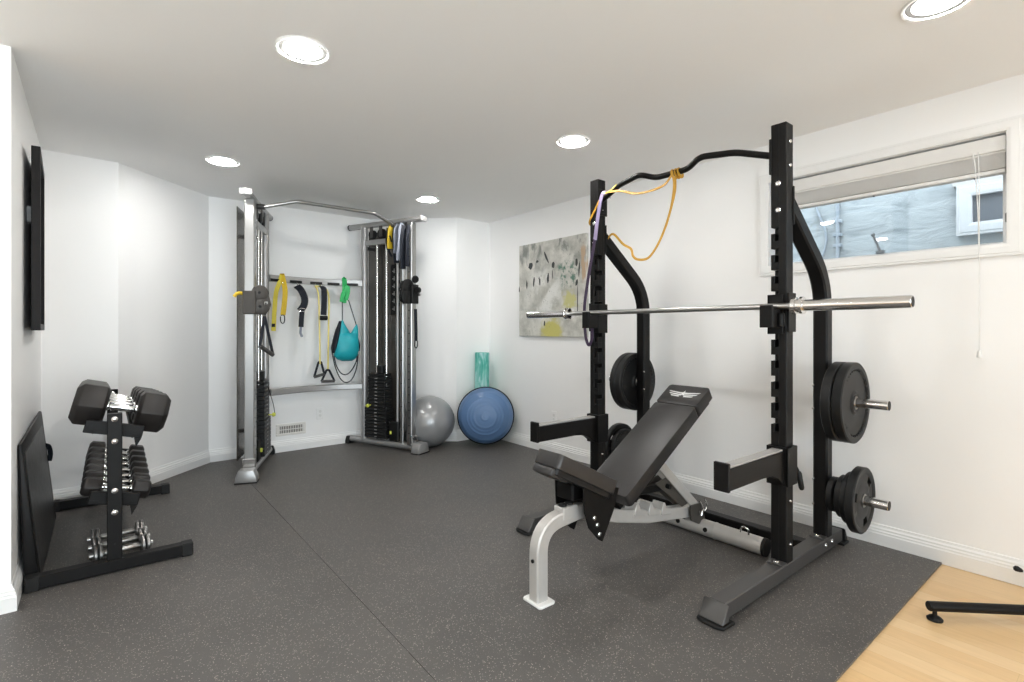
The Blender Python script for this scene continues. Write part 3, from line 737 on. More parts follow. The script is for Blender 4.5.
# notched ladder on the beam
lad = MB()
for x in (2.03, 2.14, 2.25):
    z = .196 + (2.16 - x) * .2 + .024
    lad.prism([(x, z - .012), (x + .085, z - .026), (x + .085, z + .002), (x + .045, z + .014), (x + .03, z + .045), (x + .016, z + .047), (x + .003, z + .012)], BY - .034, BY + .034, fXZ, .002)
lad.build('ladder', 'benchsilver', bench)
# seat pivot plates
for s in (-1, 1):
    y = BY + s * .088
    MB().prism([(1.605, .475), (1.84, .425), (1.805, .33), (1.728, .205), (1.70, .222), (1.64, .285), (1.612, .36)], y - .003, y + .003, fXZ, .001).build('pivot_plate', 'black', bench)
    pv = bench.children[-1]
    for bx_, bz_ in ((1.775, .425), (1.672, .325), (1.705, .245), (1.69, .29)):
        MB().lathe([(.011, 0), (.010, .005), (.006, .008), (0, .008)], (bx_, y + s * .003, bz_), (0, s, 0), 10).build('bolt', 'chrome', pv)
MB().cyl((1.69, BY - .088, .33), (1.69, BY + .088, .33), .014, seg=14).cyl((1.79, BY - .088, .40), (1.79, BY + .088, .40), .014, seg=14).build('pivot_rod', 'black', bench)
MB().box((1.60, BY - .03, .39), (1.67, BY + .078, .47), .008).build('seat_support', 'black', bench)
# seat pad, tilted up at the front
def pad_poly(L, w0, w1, r, n=5):
    """rounded trapezoid from u=0 (half width w0) to u=L (half width w1)"""
    c = [(0, -w0), (L, -w1), (L, w1), (0, w0)]; out = []
    for i in range(4):
        a, p, b = V((*c[i - 1], 0)), V((*c[i], 0)), V((*c[(i + 1) % 4], 0))
        p0 = p + (a - p).normalized() * r; p1 = p + (b - p).normalized() * r
        for k in range(n + 1):
            t_ = k / n; x = p0 * (1 - t_) ** 2 + p * 2 * t_ * (1 - t_) + p1 * t_ * t_; out.append((x.x, x.y))
    return out
su = V((.886, 0, -.463)); sn = V((.463, 0, .886)); so = V((1.492, BY, .628))
fs = lambda u, v, t: so + su * u + V((0, v, 0)) + sn * t
seat = MB().prism(pad_poly(.345, .076, .126, .02), -.062, 0, fs, .014, 3).build('seat', 'leather', bench)
MB().prism(pad_poly(.33, .068, .118, .02), -.088, -.060, lambda u, v, t: fs(u + .006, v, t), .005).build('seat_board', 'leatherside', seat)
MB().prism([(-.012, -.06), (.10, -.072), (.10, .072), (-.012, .06)], -.10, -.064, lambda u, v, t: fs(u + .004, v, t), .010, 2).build('front_roll', 'leather', seat)
# backrest
bu = V((.847, 0, .532)); bn = V((-.532, 0, .847)); bo = V((1.845, BY, .388))
fb = lambda u, v, t: bo + bu * u + V((0, v, 0)) + bn * t
back = MB().prism(pad_poly(.672, .126, .126, .016), -.062, 0, fb, .010, 3).prism(pad_poly(.165, .126, .126, .022), -.062, 0, lambda u, v, t: fb(u + .676, v, t), .010, 3).build('backrest', 'leather', bench)
MB().prism(pad_poly(.80, .114, .114, .02), -.082, -.060, lambda u, v, t: fb(u + .015, v, t), .004).build('backrest_board', 'leatherside', back)
lg = MB()
def logo(poly): lg.prism(poly, .0002, .0012, lambda u, v, t: fb(.757 + u, v, t))
for s in (-1, 1):
    for k, (a, b, d) in enumerate(((.012, .098, .014), (.010, .088, .0), (.014, .070, -.013))):
        logo([(d + .004, s * a), (d + .007 + .004 * (2 - k), s * b), (d - .001 + .004 * (2 - k), s * b * .9), (d - .005, s * a)])
logo([(.026 * math.cos(k * PI / 5) * (1 if k % 2 == 0 else .42) + .012, .020 * math.sin(k * PI / 5) * (1 if k % 2 == 0 else .42)) for k in range(10)])
lg.build('winged_star_logo', 'print', back, smooth=False)
MB().rect([fb(.02, 0, -.11), fb(.58, 0, -.11)], .05, .05, V((0, 1, 0)), c=.004).build('backrest_support', 'black', bench)
# strut from the backrest down to the rear bracket
for s in (-1, 1):
    y = BY + s * .036
    MB().rect([(2.185, y, .497), (2.57, y, .163)], .010, .050, V((0, 0, 1)), c=.002).build('strut', 'benchsilver', bench)
    MB().prism([(2.20, .36), (2.30, .375), (2.52, .20), (2.44, .19)], BY + s * .026 - .003, BY + s * .026 + .003, fXZ, .001).build('strut_gusset', 'taupe', bench)
MB().cyl((2.20, BY - .05, .483), (2.20, BY + .05, .483), .012).cyl((2.30, BY - .05, .33), (2.30, BY + .05, .33), .013).build('strut_pin', 'blackplastic', bench)
MB().rect([(1.80, BY, .36), (2.0, BY, .345), (2.28, BY, .325)], .04, .035, V((0, 0, 1)), c=.003).build('link_bar', 'black', bench)
for z, dx in ((.365, .0), (.33, .02)): MB().cyl((2.05 + dx, BY + .10, z), (2.33 + dx, BY + .06, z), .014, seg=12).build('adjuster_grip', 'ltgrey', bench)
# rear foot tube and bracket
RT_ = []
def oval(r, h, n=20): return [(r * math.cos(2 * PI * k / n), h * math.sin(2 * PI * k / n)) for k in range(n)]
RXC = 2.615
rt = MB().sweep([(RXC, 1.225, .046), (RXC, 2.005, .046)], oval(.040, .044), up=V((0, 0, 1))).build('rear_foot', 'benchsilver', bench)
for e, s in ((1.225, -1), (2.005, 1)):
    MB().sweep([(RXC, e - s * .004, .046), (RXC, e + s * .012, .046)], oval(.042, .046), up=V((0, 0, 1))).build('end_cap', 'rubberblk', rt)
MB().sweep([(RXC, 1.485, .046), (RXC, 1.493, .046)], oval(.0425, .0465), up=V((0, 0, 1))).build('weld_band', 'benchsilver', rt)
for y in (1.53, 1.70): MB().cyl((RXC - .036, y, .05), (RXC - .046, y, .05), .012, seg=12).build('bolt', 'blackplastic', rt)
for s in (-1, 1):
    MB().prism([(2.49, .19), (2.60, .185), (2.635, .09), (2.575, .07), (2.50, .105)], BY + s * .045 - .004, BY + s * .045 + .004, fXZ, .001).build('rear_bracket', 'taupe', bench)
MB().tube(spline([(2.57, BY - .055, .20), (2.585, BY - .062, .165), (2.575, BY - .06, .12), (2.565, BY - .055, .15)], 5), .004, 6).tube(spline([(2.61, BY - .06, .205), (2.625, BY - .066, .17), (2.615, BY - .06, .14)], 5), .004, 6).build('locking_pin', 'chrome', bench)
MB().tube(spline([(2.60, 1.30, .088), (2.60, 1.305, .115), (2.60, 1.335, .118), (2.60, 1.345, .09)], 5), .005, 6).build('transport_ring', 'chrome', bench)

# ================================================================== CABLE MACHINE
A, D = V((.815, 4.225, 0)), V((.3876, .9218, 0))
NRM = V((.9218, -.3876, 0)); MX = 1.555
def G(side):
    def g(s, w, z):
        p = A + D * s + NRM * w
        return V((p.x if side == 0 else 2 * MX - p.x, p.y, z))
    return g
cm = thing('cable_machine', 'twin tower silver cable machine with weight stacks in the back bay', 'cable machine', (1.555, 4.7, 0))
def gbox(mb, g, s0, s1, w0, w1, z0_, z1_, bev=.003):
    return mb.prism([(s0, w0), (s1, w0), (s1, w1), (s0, w1)], z0_, z1_, lambda u, v, t: g(u, v, t), bev)
for sd in (0, 1):
    g = G(sd)
    ft = MB().sweep([g(.03, 0, .05), g(.945, 0, .05)], oval(.030, .030, 16), up=V((0, 0, 1))).build('base_foot', 'silver', cm)
    mb = MB().prism([(-.075, .008), (.075, .008), (.072, .045), (.052, .098), (-.052, .098), (-.072, .045)], -.02, .075, lambda u, v, t: g(t, u, v), .006, 2); mb.build('front_cap', 'silver', ft)
    MB().prism([(-.078, 0), (.078, 0), (.078, .009), (-.078, .009)], -.024, .078, lambda u, v, t: g(t, u, v), .002).build('foot_pad', 'rubberblk', ft)
    mb = MB().prism([(-.045, .0), (.045, 0), (.045, .03), (.03, .075), (-.03, .075), (-.045, .03)], .905, .955, lambda u, v, t: g(t, u, v), .005); mb.build('rear_cap', 'rubberblk', ft)
    tb = MB().sweep([g(-.005, 0, 2.185), g(.93, 0, 2.185)], oval(.028, .028, 16), up=V((0, 0, 1))).build('top_bar', 'silver', cm)
    MB().prism([(-.047, 2.172), (-.04, 2.160), (.04, 2.160), (.047, 2.172), (.047, 2.196), (.04, 2.208), (-.04, 2.208), (-.047, 2.196)], -.022, .008, lambda u, v, t: g(t, u, v), .006, 2).build('end_cap', 'silver', tb)
    MB().cyl(g(.92, 0, 2.185), g(.935, 0, 2.185), .029).build('rear_cap', 'blackplastic', tb)
    # columns
    col = gbox(MB(), g, .100, .160, -.035, .035, .06, 2.16, .006).build('front_column', 'steel', cm)
    mb = MB()
    for k in range(26): mb.cyl(g(.130, .034, .18 + k * .072), g(.130, .0362, .18 + k * .072), .006, seg=10)
    mb.build('adjustment_hole', 'blackplastic', col)
    pc = gbox(MB(), g, .215, .255, -.022, .022, .06, 2.16, .005).build('rear_column', 'steel', cm)
    mb = MB()
    for k in range(9): mb.cyl(g(.235, .021, .2 + k * .22), g(.235, .0235, .2 + k * .22), .006, seg=10)
    mb.build('column_hole', 'blackplastic', pc)
    MB().cyl(g(.30, .0, .07), g(.30, .0, 2.16), .012, seg=12).build('cable_guard', 'silver', cm)
    MB().cyl(g(.73, 0, .05), g(.73, 0, 2.18), .032, seg=20).build('rear_post', 'silver', cm)
    gbox(MB(), g, .33, .72, -.02, .02, 1.985, 2.035, .004).build('header_bracket', 'silver', cm)
    for s in (.44, .56): MB().cyl(g(s, 0, .07), g(s, 0, 2.0), .0105, seg=12).build('guide_rod', 'chrome', cm)
    gbox(MB(), g, .31, .80, -.135, -.127, .10, 2.14, .002).build('shroud', 'shroud', cm)
    for z_ in (.25, 1.95): gbox(MB(), g, .715, .745, -.128, .0, z_, z_ + .03, .002).build('shroud_bracket', 'grey', cm)
    # weight stack
    gbox(MB(), g, .42, .63, -.045, .045, .70, .725, .004).build('stack_top', 'plate', cm)
    ws = gbox(MB(), g, .465, .535, -.035, .035, .726, .80, .006).build('stack_neck', 'plate', cm)
    for k in range(18):
        z, (a_, b_, h_) = (.10 + k * .033, (.395, .675, .055)) if k < 9 else (.40 + (k - 9) * .033, (.415, .635, .050))
        pl_ = gbox(MB(), g, a_, b_, -h_, h_, z, z + .030, .002).build('stack_plate', 'plate', cm)
        gbox(MB(), g, .515, .545, h_ - .0002, h_ + .001, z + .011, z + .018, 0).build('number_mark', 'ltgrey', pl_, smooth=False)
    MB().lathe([(.006, 0), (.006, .03), (.017, .03), (.019, .04), (.012, .055), (0, .056)], g(.60, .05, .415), g(.60, .15, .415) - g(.60, .05, .415), 14).build('selector_pin', 'lime', ws)
    MB().tube(spline([g(.60, .10, .415), g(.59, .09, .50), g(.56, .075, .58), g(.53, .06, .66)], 5), .003, 6).build('pin_tether', 'blackplastic', ws)
    # lower and upper pulleys
    gbox(MB(), g, .27, .39, -.03, .03, .08, .27, .012).build('lower_pulley_housing', 'blackplastic', cm)
    for s, z, r in ((.18, 2.09, .05), (.33, 2.095, .05), (.50, 2.09, .05), (.62, 2.09, .045)):
        MB().lathe([(.01, -.012), (r, -.012), (r - .01, -.004), (r - .01, .004), (r, .012), (.01, .012)], g(s, 0, z), g(s, 1, z) - g(s, 0, z), 24).build('pulley_wheel', 'blackplastic', cm)
        gbox(MB(), g, s - .02, s + .02, .014, .019, z - .03, z + .085, 0).build('pulley_hanger', 'grey', cm)
    MB().tube([g(.50, 0, 2.06), g(.50, 0, .80)], .004, 6).build('steel_cable', 'blackplastic', cm)
    mb = gbox(MB(), g, .085, .11, -.045, .045, .075, .16, .004); mb.build('column_clamp', 'chrome', cm)
    MB().prism([(.345, .15), (.36, .15), (.36, .178), (.352, .186), (.345, .178)], .03, .048, lambda u, v, t: g(u, t, v), .004).build('lower_pin', 'lime', cm)
    # sliding pulley carriage
    zc = 1.375 if sd == 0 else 1.50
    m_ = 'taupe' if sd == 0 else 'blackplastic'
    ca = gbox(MB(), g, .075, .185, -.042, .05, zc - .105, zc + .075, .006).build('pulley_carriage', m_, cm)
    for dz, r, w_ in ((.062, .060, .072), (-.045, .064, .076)):
        mb = MB().lathe([(.0, -.016), (r * .75, -.016), (r, -.008), (r, .008), (r * .75, .016), (0, .016)], g(.115, w_, zc + dz), g(.0, w_ + .03, zc + dz) - g(.115, w_, zc + dz), 24); mb.build('pulley_cover', m_, ca)
        MB().lathe([(.008, 0), (r - .012, 0), (r - .02, .008), (r - .012, .016), (.008, .016)], g(.150, w_ + .008, zc + dz), D if sd == 0 else V((-D.x, D.y, 0)), 20).build('pulley_wheel', 'blackplastic', ca)
        MB().lathe([(.012, 0), (.011, .004), (0, .006)], g(.098, w_, zc + dz), -(D if sd == 0 else V((-D.x, D.y, 0))), 10).build('axle_bolt', 'blackplastic', ca)
    MB().prism([(.04, zc - .10), (.11, zc - .11), (.15, zc - .03), (.12, zc + .09), (.07, zc + .11), (.04, zc + .05)], .12, .145, lambda u, v, t: g(t, u, v), .004).build('pulley_bracket', m_, ca)
    if sd == 0:
        lv = spline([g(.11, -.035, zc + .05), g(.10, -.06, zc + .056), g(.09, -.085, zc + .050), g(.085, -.10, zc + .026)], 5)
        MB().sweep(lv, oval(.013, .011, 12), up=V((0, 1, 0))).build('release_lever', 'yellow', ca)
    else:
        MB().tube([g(.15, .05, zc + .0), g(.19, .09, zc + .0)], .009, 8).tube([g(.19, .09, zc + .025), g(.19, .09, zc - .025)], .008, 8).build('release_lever', 'blackplastic', ca)
        MB().lathe([(.0, -.016), (.03, -.014), (.036, 0), (.03, .014), (0, .016)], g(.06, .03, zc + .12), (0, 1, .2), 18).lathe([(0, -.014), (.03, -.012), (.03, .012), (0, .014)], g(.045, .01, zc + .02), (1, .4, 0), 16).build('cable_stop', 'blackplastic', ca)
    MB().lathe([(0, -.016), (.012, -.012), (.016, 0), (.012, .012), (0, .016)], g(.06, .125 if sd == 0 else -.03, zc - .02), (0, 0, 1), 14).build('cable_ball', 'chrome', ca)
# exercise chart on the inside of the right tower's shroud
g = G(1)
ch = gbox(MB(), g, .365, .50, -.126, -.122, 1.30, 1.80, .001).build('exercise_chart', 'blackplastic', cm)
for r_ in range(6):
    for c_ in range(2):
        mb = MB(); s0 = .385 + c_ * .06; z_ = 1.34 + r_ * .075
        gbox(mb, g, s0, s0 + .012, -.1222, -.1212, z_, z_ + .03, 0); gbox(mb, g, s0 + .010, s0 + .030, -.1222, -.1212, z_ + .012, z_ + .022, 0)
        gbox(mb, g, s0 + .002, s0 + .010, -.1222, -.1212, z_ + .028, z_ + .044, 0)
        mb.build('chart_figure', 'ltgrey', ch, smooth=False)
# pull-up bar between the towers
pts = [G(0)(.30, .0, 2.145), G(0)(.30, .07, 2.145), V((1.22, 4.385, 2.207)), V((1.89, 4.385, 2.207)), G(1)(.30, .07, 2.145), G(1)(.30, .0, 2.145)]
pu = MB().tube(fillet(pts, .03, 4), .015, 12).build('pull_up_bar', 'steel', cm)
for sd in (0, 1):
    MB().cyl(G(sd)(.30, .0, 2.145), G(sd)(.30, .075, 2.145), .022, seg=14).build('bar_socket', 'grey', pu)
# accessory rails, bowed toward the wall
def rail(x, z, dy=0.): return V((x, 4.875 + .10 * (1 - ((x - 1.555) / .43) ** 2) + dy, z))
xs = [1.13 + k * .05 for k in range(18)]
ar = MB().rect([rail(x, 1.61) for x in xs], .018, .062, V((0, 0, 1)), c=.004).build('accessory_rail', 'silver', cm)
for xc in (1.19, 1.37, 1.56, 1.72, 1.885):
    MB().rect([rail(xc - .055, 1.595, -.012), rail(xc, 1.595, -.016), rail(xc + .055, 1.595, -.012)], .012, .024, V((0, 0, 1)), c=.003).build('hook_pad', 'blackplastic', ar)
for xc in (1.375, 1.545, 1.60, 1.24):
    p = rail(xc, 1.575, -.025)
    MB().tube(spline([p + V((0, .014, .02)), p + V((0, 0, .012)), p + V((0, -.018, 0)), p + V((0, -.012, -.014)), p + V((0, .0, -.016))], 4), .0035, 6).build('hook', 'chrome', ar)
MB().rect([rail(x, .592) for x in xs], .045, .058, V((0, 0, 1)), c=.008).build('lower_rail', 'silver', cm)

# ---- what hangs on the machine
def stirrup(apex, b0, b1, name, label):
    t = thing(name, label, 'handle', apex)
    ax = V(apex); b0, b1 = V(b0), V(b1)
    MB().rect([ax, ax.lerp(b0, .5), b0], .022, .003, V((0, -1, 0)), c=.0006).rect([ax, ax.lerp(b1, .5), b1], .022, .003, V((0, -1, 0)), c=.0006).build('strap', 'navy', t)
    MB().tube([b0, b1], .016, 12).build('grip', 'grey', t)
    MB().tube(spline([ax + V((0, 0, .03)), ax + V((.012, 0, .015)), ax, ax + V((-.012, 0, .015))], 5, True), .003, 6).build('ring', 'chrome', t)
    return t
stirrup(at(264.5, 316, Y=4.30), at(260, 346, Y=4.27), at(273, 355, Y=4.33), 'stirrup_handle', 'black stirrup handle hanging from the left tower pulley')
t = thing('strap_handle', 'narrow black strap hanging from the right tower pulley', 'strap', at(416, 312, Y=4.22))
MB().rect([at(415.5, 309, Y=4.22), at(416, 330, Y=4.22), at(416, 341, Y=4.22)], .028, .012, V((0, -1, 0)), c=.002).build('strap', 'navy', t)
MB().tube(spline([at(414.8, 341, Y=4.215), at(414.6, 346, Y=4.21), at(416, 348, Y=4.21), at(417.4, 346, Y=4.21), at(417.4, 341, Y=4.215)], 4), .005, 8).build('loop', 'blackplastic', t)

Yh = 4.872
def hang(px, py, dy=0.): return at(px, py, Y=Yh + dy)
# yellow strap folded over the rail
t = thing('webbing_strap', 'yellow webbing strap folded over the rail beside the left tower', 'strap', rail(1.2, 1.6))
MB().rect(spline([hang(273.5, 331, .02), hang(274.5, 310, .02), hang(276, 293, .02), hang(279, 284, .01), rail(1.235, 1.632, -.012), rail(1.24, 1.645, 0), rail(1.24, 1.632, .014)], 6), .038, .004, lambda i: V((0, -1, .05)), c=.0008).build('long_tail', mat('lemon webbing', (.72, .60, .05), .55), t)
MB().rect(spline([rail(1.245, 1.63, .014), rail(1.245, 1.648, 0), rail(1.245, 1.63, -.016), hang(285, 290, -.015), hang(284.5, 302, -.015), hang(283, 315, -.015)], 6), .044, .004, lambda i: V((0, -1, .05)), c=.0008).build('short_tail', 'yellow', t)
c = hang(282.6, 319, -.015)
MB().tube(spline([c + V((-.014, 0, .03)), c + V((.014, 0, .03)), c + V((.016, 0, -.02)), c + V((0, 0, -.04)), c + V((-.016, 0, -.02))], 5, True), .0045, 8).build('snap_hook', 'blackplastic', t)
c = hang(273.4, 325, .015); MB().box(c + V((-.014, -.004, -.018)), c + V((.014, .004, .012)), .002).build('buckle', 'blackplastic', t)
# black ankle strap
t = thing('ankle_strap', 'short black padded strap hanging second from the left on the rail', 'strap', rail(1.375, 1.6))
MB().rect(spline([rail(1.375, 1.555, -.03), hang(301, 290), hang(304.5, 298), hang(304, 305), hang(300, 311)], 6), .062, .010, lambda i: V((0, -1, 0)), c=.002).build('cuff', 'navy', t)
MB().rect(spline([hang(302.5, 308, -.012), hang(301.5, 318, -.012), hang(301, 327, -.012)], 5), .044, .006, lambda i: V((0, -1, 0)), c=.001).build('tongue', 'navy', t)
MB().rect([hang(301, 326, -.01), hang(300.5, 333, -.01), hang(302, 337, -.01)], .022, .003, lambda i: V((0, -1, 0)), c=.0008).build('tag', 'strapgrey', t)
c = hang(302, 310, -.016); MB().tube(spline([c + V((-.022, 0, .012)), c + V((.022, 0, .012)), c + V((.022, 0, -.012)), c + V((-.022, 0, -.012))], 4, True), .004, 6).build('buckle', 'chrome', t)
# yellow exercise tube with two triangle handles
t = thing('resistance_tube', 'pale yellow exercise tube with two black triangle handles hung on the rail', 'resistance band', rail(1.58, 1.6))
MB().tube(spline([hang(320, 364), hang(319.5, 330), hang(318.5, 295), rail(1.545, 1.565, -.035), rail(1.575, 1.56, -.035), rail(1.605, 1.565, -.035), hang(328.5, 295), hang(328.5, 330), hang(328, 369)], 8), .008, 8).build('tube', 'paleyellow', t)
for top, bl_, br_ in (((319.8, 362), (314.2, 377), (324.3, 374)), ((327.8, 370), (321.5, 381.5), (334.5, 381))):
    a, b, c = hang(*top), hang(*bl_), hang(*br_)
    mb = MB().rect(fillet([b, a + V((-.012, 0, 0)), a + V((.012, 0, 0)), c], .01, 3), .020, .005, lambda i: V((0, -1, 0)), c=.001); hd = mb.build('handle_strap', 'navy', t)
    MB().tube([b, c], .014, 10).build('grip', 'grey', hd)
# black strap between the tube's strands
t = thing('door_strap', 'black padded strap with a stopper hanging between the yellow tube strands', 'strap', rail(1.6, 1.6))
MB().rect(spline([rail(1.60, 1.565, -.04), hang(324, 290, -.02), hang(324, 305, -.02), hang(323.5, 315, -.02)], 5), .052, .012, lambda i: V((0, -1, 0)), c=.003).build('strap', 'navy', t)
c = hang(323.5, 318, -.02); MB().cyl(c + V((-.034, 0, 0)), c + V((.034, 0, 0)), .022, seg=14, bev=.004).build('stopper', 'blackplastic', t)
# green strap and teal bag
t = thing('webbing_strap', 'bright green folded strap looped over the right end of the rail', 'strap', rail(1.82, 1.6))
MB().rect(spline([hang(344, 303, -.03), hang(344.5, 290, -.03), rail(1.815, 1.615, -.03), rail(1.82, 1.648, 0), rail(1.83, 1.62, .016)], 6), .045, .008, lambda i: V((0, -1, .05)), c=.001).rect(spline([hang(341.5, 302, -.045), hang(343, 294, -.05), hang(347.5, 287, -.045), hang(348, 292, -.05), hang(346, 300, -.045)], 6), .036, .008, lambda i: V((0, -1, .1)), c=.001).build('fold', 'green', t)
bag = thing('drawstring_bag', 'teal drawstring bag with a black side panel hanging from the green strap', 'bag', hang(346, 330))
def brow(px0, px1, py, d):
    a, b = hang(px0, py, -.04), hang(px1, py, -.04); c = (a + b) / 2; return (c, (b.x - a.x) / 2, d)
body = MB().loft([brow(337.5, 357.5, 333, .03), brow(335.8, 358.2, 338, .06), brow(334.2, 358.7, 344, .08), brow(333.4, 358.6, 350, .082), brow(333.8, 357.6, 355, .07), brow(337, 355.5, 359, .045), brow(342, 352, 361, .015)], 28)
body.loft([brow(341.6, 343, 320.5, .008), brow(340.2, 345.2, 325, .02), brow(338.8, 349, 331, .032), brow(338, 351, 335, .03)], 20).loft([brow(356.2, 357.3, 324.5, .008), brow(353.2, 358, 329, .02), brow(350.5, 358.2, 334, .03), brow(348, 358.2, 337, .03)], 20)
bd = body.build('bag_body', 'teal', bag, sharp=60)
MB().loft([brow(339.0, 341.8, 321, .01), brow(335.6, 340.2, 330, .03), brow(333.0, 338, 340, .05), brow(331.6, 336, 348, .05), brow(331.9, 335, 353, .02)], 20).build('side_panel', 'navy', bag, sharp=60)
MB().loft([brow(356.8, 358.0, 338, .02), brow(357.4, 359.6, 345, .04), brow(357.4, 359.4, 351, .02)], 16).build('side_pocket', 'navy', bag, sharp=60)
for px0, px1 in ((342.3, 342.3), (348.5, 356.6)):
    MB().tube([hang(px0, 300, -.035), hang(px1, 322 if px0 < 345 else 326, -.04)], .005, 6).build('shoulder_cord', 'navy', bag)
for pts in (((334, 356), (336.5, 366), (341, 373), (346, 374.5), (351, 371), (356, 362), (357.5, 352)), ((332, 352), (335, 366), (340, 378), (346, 382.5), (352, 379), (356.5, 368), (358, 354))):
    MB().tube(spline([hang(x, y, -.04) for x, y in pts], 6), .0055, 6).build('drawcord', 'navy', bag)
# gear slung over the right tower's top
g = G(1)
t = thing('tow_strap', 'yellow strap bundle hanging from the top of the right tower', 'strap', g(.31, .06, 2.1))
MB().rect(spline([g(.315, .045, 2.14), g(.32, .07, 2.10), g(.325, .075, 2.0), g(.33, .07, 1.92)], 5), .060, .014, lambda i: V((0, -1, 0)), c=.003).build('bundle', 'yellow', t)
MB().rect(spline([g(.335, .085, 2.06), g(.31, .088, 2.02), g(.30, .086, 1.98)], 4), .014, .006, lambda i: V((0, -1, 0)), c=.001).rect(spline([g(.36, .07, 2.12), g(.365, .08, 2.0), g(.34, .08, 1.90), g(.30, .075, 1.84)], 5), .022, .008, lambda i: V((0, -1, 0)), c=.001).build('tie', 'navy', t)
t = thing('webbing_strap', 'grey blue webbing strap hanging on the right tower beside the yellow bundle', 'strap', g(.24, .06, 2.1))
MB().rect(spline([g(.25, .04, 2.14), g(.255, .075, 2.08), g(.245, .08, 1.95), g(.26, .075, 1.87)], 6), .050, .010, lambda i: V((0, -1, 0)), c=.002).rect(spline([g(.20, .05, 2.15), g(.195, .08, 2.08), g(.20, .085, 1.96), g(.215, .085, 1.86), g(.22, .08, 1.80)], 6), .045, .010, lambda i: V((0, -1, 0)), c=.002).build('tail', 'strapgrey', t)
t = thing('webbing_strap', 'long black straps hanging over the front column of the right tower', 'strap', g(.17, .06, 2.1))
MB().rect(spline([g(.275, .05, 2.12), g(.27, .07, 2.0), g(.255, .065, 1.78)], 6), .055, .010, lambda i: V((0, -1, 0)), c=.002).rect(spline([g(.18, .045, 2.13), g(.175, .066, 2.0), g(.18, .062, 1.72)], 6), .050, .012, lambda i: V((0, -1, 0)), c=.002).rect(spline([g(.12, .045, 2.13), g(.125, .066, 2.0), g(.13, .060, 1.74)], 6), .035, .012, lambda i: V((0, -1, 0)), c=.002).build('tail', 'navy', t)

# ================================================================== DUMBBELL RACK
DX = .028; TILT = math.radians(14)
dr = thing('dumbbell_rack', 'black two-tier dumbbell rack with tilted shelves beside the left wall', 'rack', (.03, 3.7, 0))
FY0, FY1 = 3.05, 4.30
for k, fy in enumerate((FY0, FY1)):
    x0, x1 = -.283, .345
    ft = MB().box((x0 + .03, fy, .008), (x1 - .03, fy + .055, .062), .003).build('base_foot', 'black', dr)
    for e in (x0, x1): MB().box((min(e, e + (.05 if e < 0 else -.05)), fy - .002, 0), (max(e, e + (.05 if e < 0 else -.05)), fy + .057, .065), .004).build('end_cap', 'rubberblk', ft)
    yp = fy + .006 if k == 0 else fy + .0
    up = MB().box((DX - .029, yp, .062), (DX + .029, yp + .045, .752), .003).build('upright', 'black', dr)
    for z in (.727, .622, .388, .285):
        MB().lathe([(.013, 0), (.013, .002), (.009, .006), (0, .008)], (DX, yp, z), (0, -1, 0), 14).build('bolt', 'chrome', up)
    MB().lathe([(.005, 0), (.005, .001), (0, .001)], (DX, yp, .135), (0, -1, 0), 10).build('bolt_hole', 'blackplastic', up)
RY = Matrix.Rotation(TILT, 4, 'Y')
def tier(zc, hw):
    base = Matrix.Translation(V((DX, 0, zc))) @ RY
    mb = MB()
    for fy in (FY0 + .052, FY1 - .03):
        mb.box((-hw, fy, -.03), (hw, fy + .032, .03), .003, mtx=base)
        mb.prism([(hw - .03, -.03), (hw, -.03), (hw - .012, -.075)], fy, fy + .03, lambda u, v, t: V((u, t, v)), .002, mtx=base)
    for s in (-1, 1):
        mb.box((s * (hw - .02) - .018, FY0 + .05, -.018), (s * (hw - .02) + .018, FY1, -.012), .001, mtx=base)
        mb.box((s * (hw - .038) - .003, FY0 + .05, -.032), (s * (hw - .038) + .003, FY1, -.012), .001, mtx=base)
    mb.build('shelf', 'black', dr)
    return base
def hexdb(Lh, R, gap, name, label):
    """rubber hex dumbbell along x, centred; flats up and down"""
    t = thing(name, label, 'dumbbell', (0, 0, 0))
    for s in (-1, 1):
        c = .16 * R; ap = math.cos(PI / 6)
        def ring(x, r): return [V((x, r * math.cos(PI / 3 * k), r * math.sin(PI / 3 * k))) for k in range(6)]
        xs_ = [(gap, R * .78), (gap + c * .8, R), (gap + Lh - c * 1.3, R), (gap + Lh, R * .74)]
        mb = MB(); vs = [p for x, r in xs_ for p in ring(s * x, r)]
        fs_ = [tuple(range(6)), tuple(range(18, 24))]
        for a in range(3):
            for k in range(6): fs_.append((a * 6 + k, a * 6 + (k + 1) % 6, a * 6 + 6 + (k + 1) % 6, a * 6 + 6 + k))
        mb.raw(vs, fs_); bmesh.ops.recalc_face_normals(mb.bm, faces=mb.bm.faces)
        bmesh.ops.bevel(mb.bm, geom=list(mb.bm.edges), offset=.004, segments=2, profile=.5, affect='EDGES')
        hd = mb.build('head', 'hexrubber', t)
    MB().lathe([(.022, -gap - .004), (.022, -gap + .006), (.0135, -gap + .012), (.0155, -gap * .5), (.0175, 0), (.0155, gap * .5), (.0135, gap - .012), (.022, gap - .006), (.022, gap + .004)], (0, 0, 0), (1, 0, 0), 18).build('handle', 'chrome', t)
    return t
ordn = ['nearest', 'second', 'third', 'fourth', 'fifth', 'sixth', 'seventh']
base = tier(.672, .115)
proto = hexdb(.132, .112, .062, 'hex_dumbbell', ''); y = 3.252
for k in range(5):
    s_ = 1 - k * .06; o = proto if k == 0 else copy_tree(proto)
    o['group'] = 'hex dumbbells on the upper tier'
    o['label'] = f'large black hex dumbbell with chrome handle, {ordn[k]} from the front on the upper tier' if k else 'large black hex dumbbell at the front end of the upper tier'
    o.matrix_world = base @ Matrix.Translation(V((.010, y, -.012 + .0025 + .112 * s_ * math.cos(PI / 6)))) @ Matrix.Diagonal((1, s_, s_, 1))
    y += .112 * (2 * s_ - .06) + .004
base = tier(.338, .098)
proto = hexdb(.078, .056, .060, 'hex_dumbbell', ''); y = 3.195
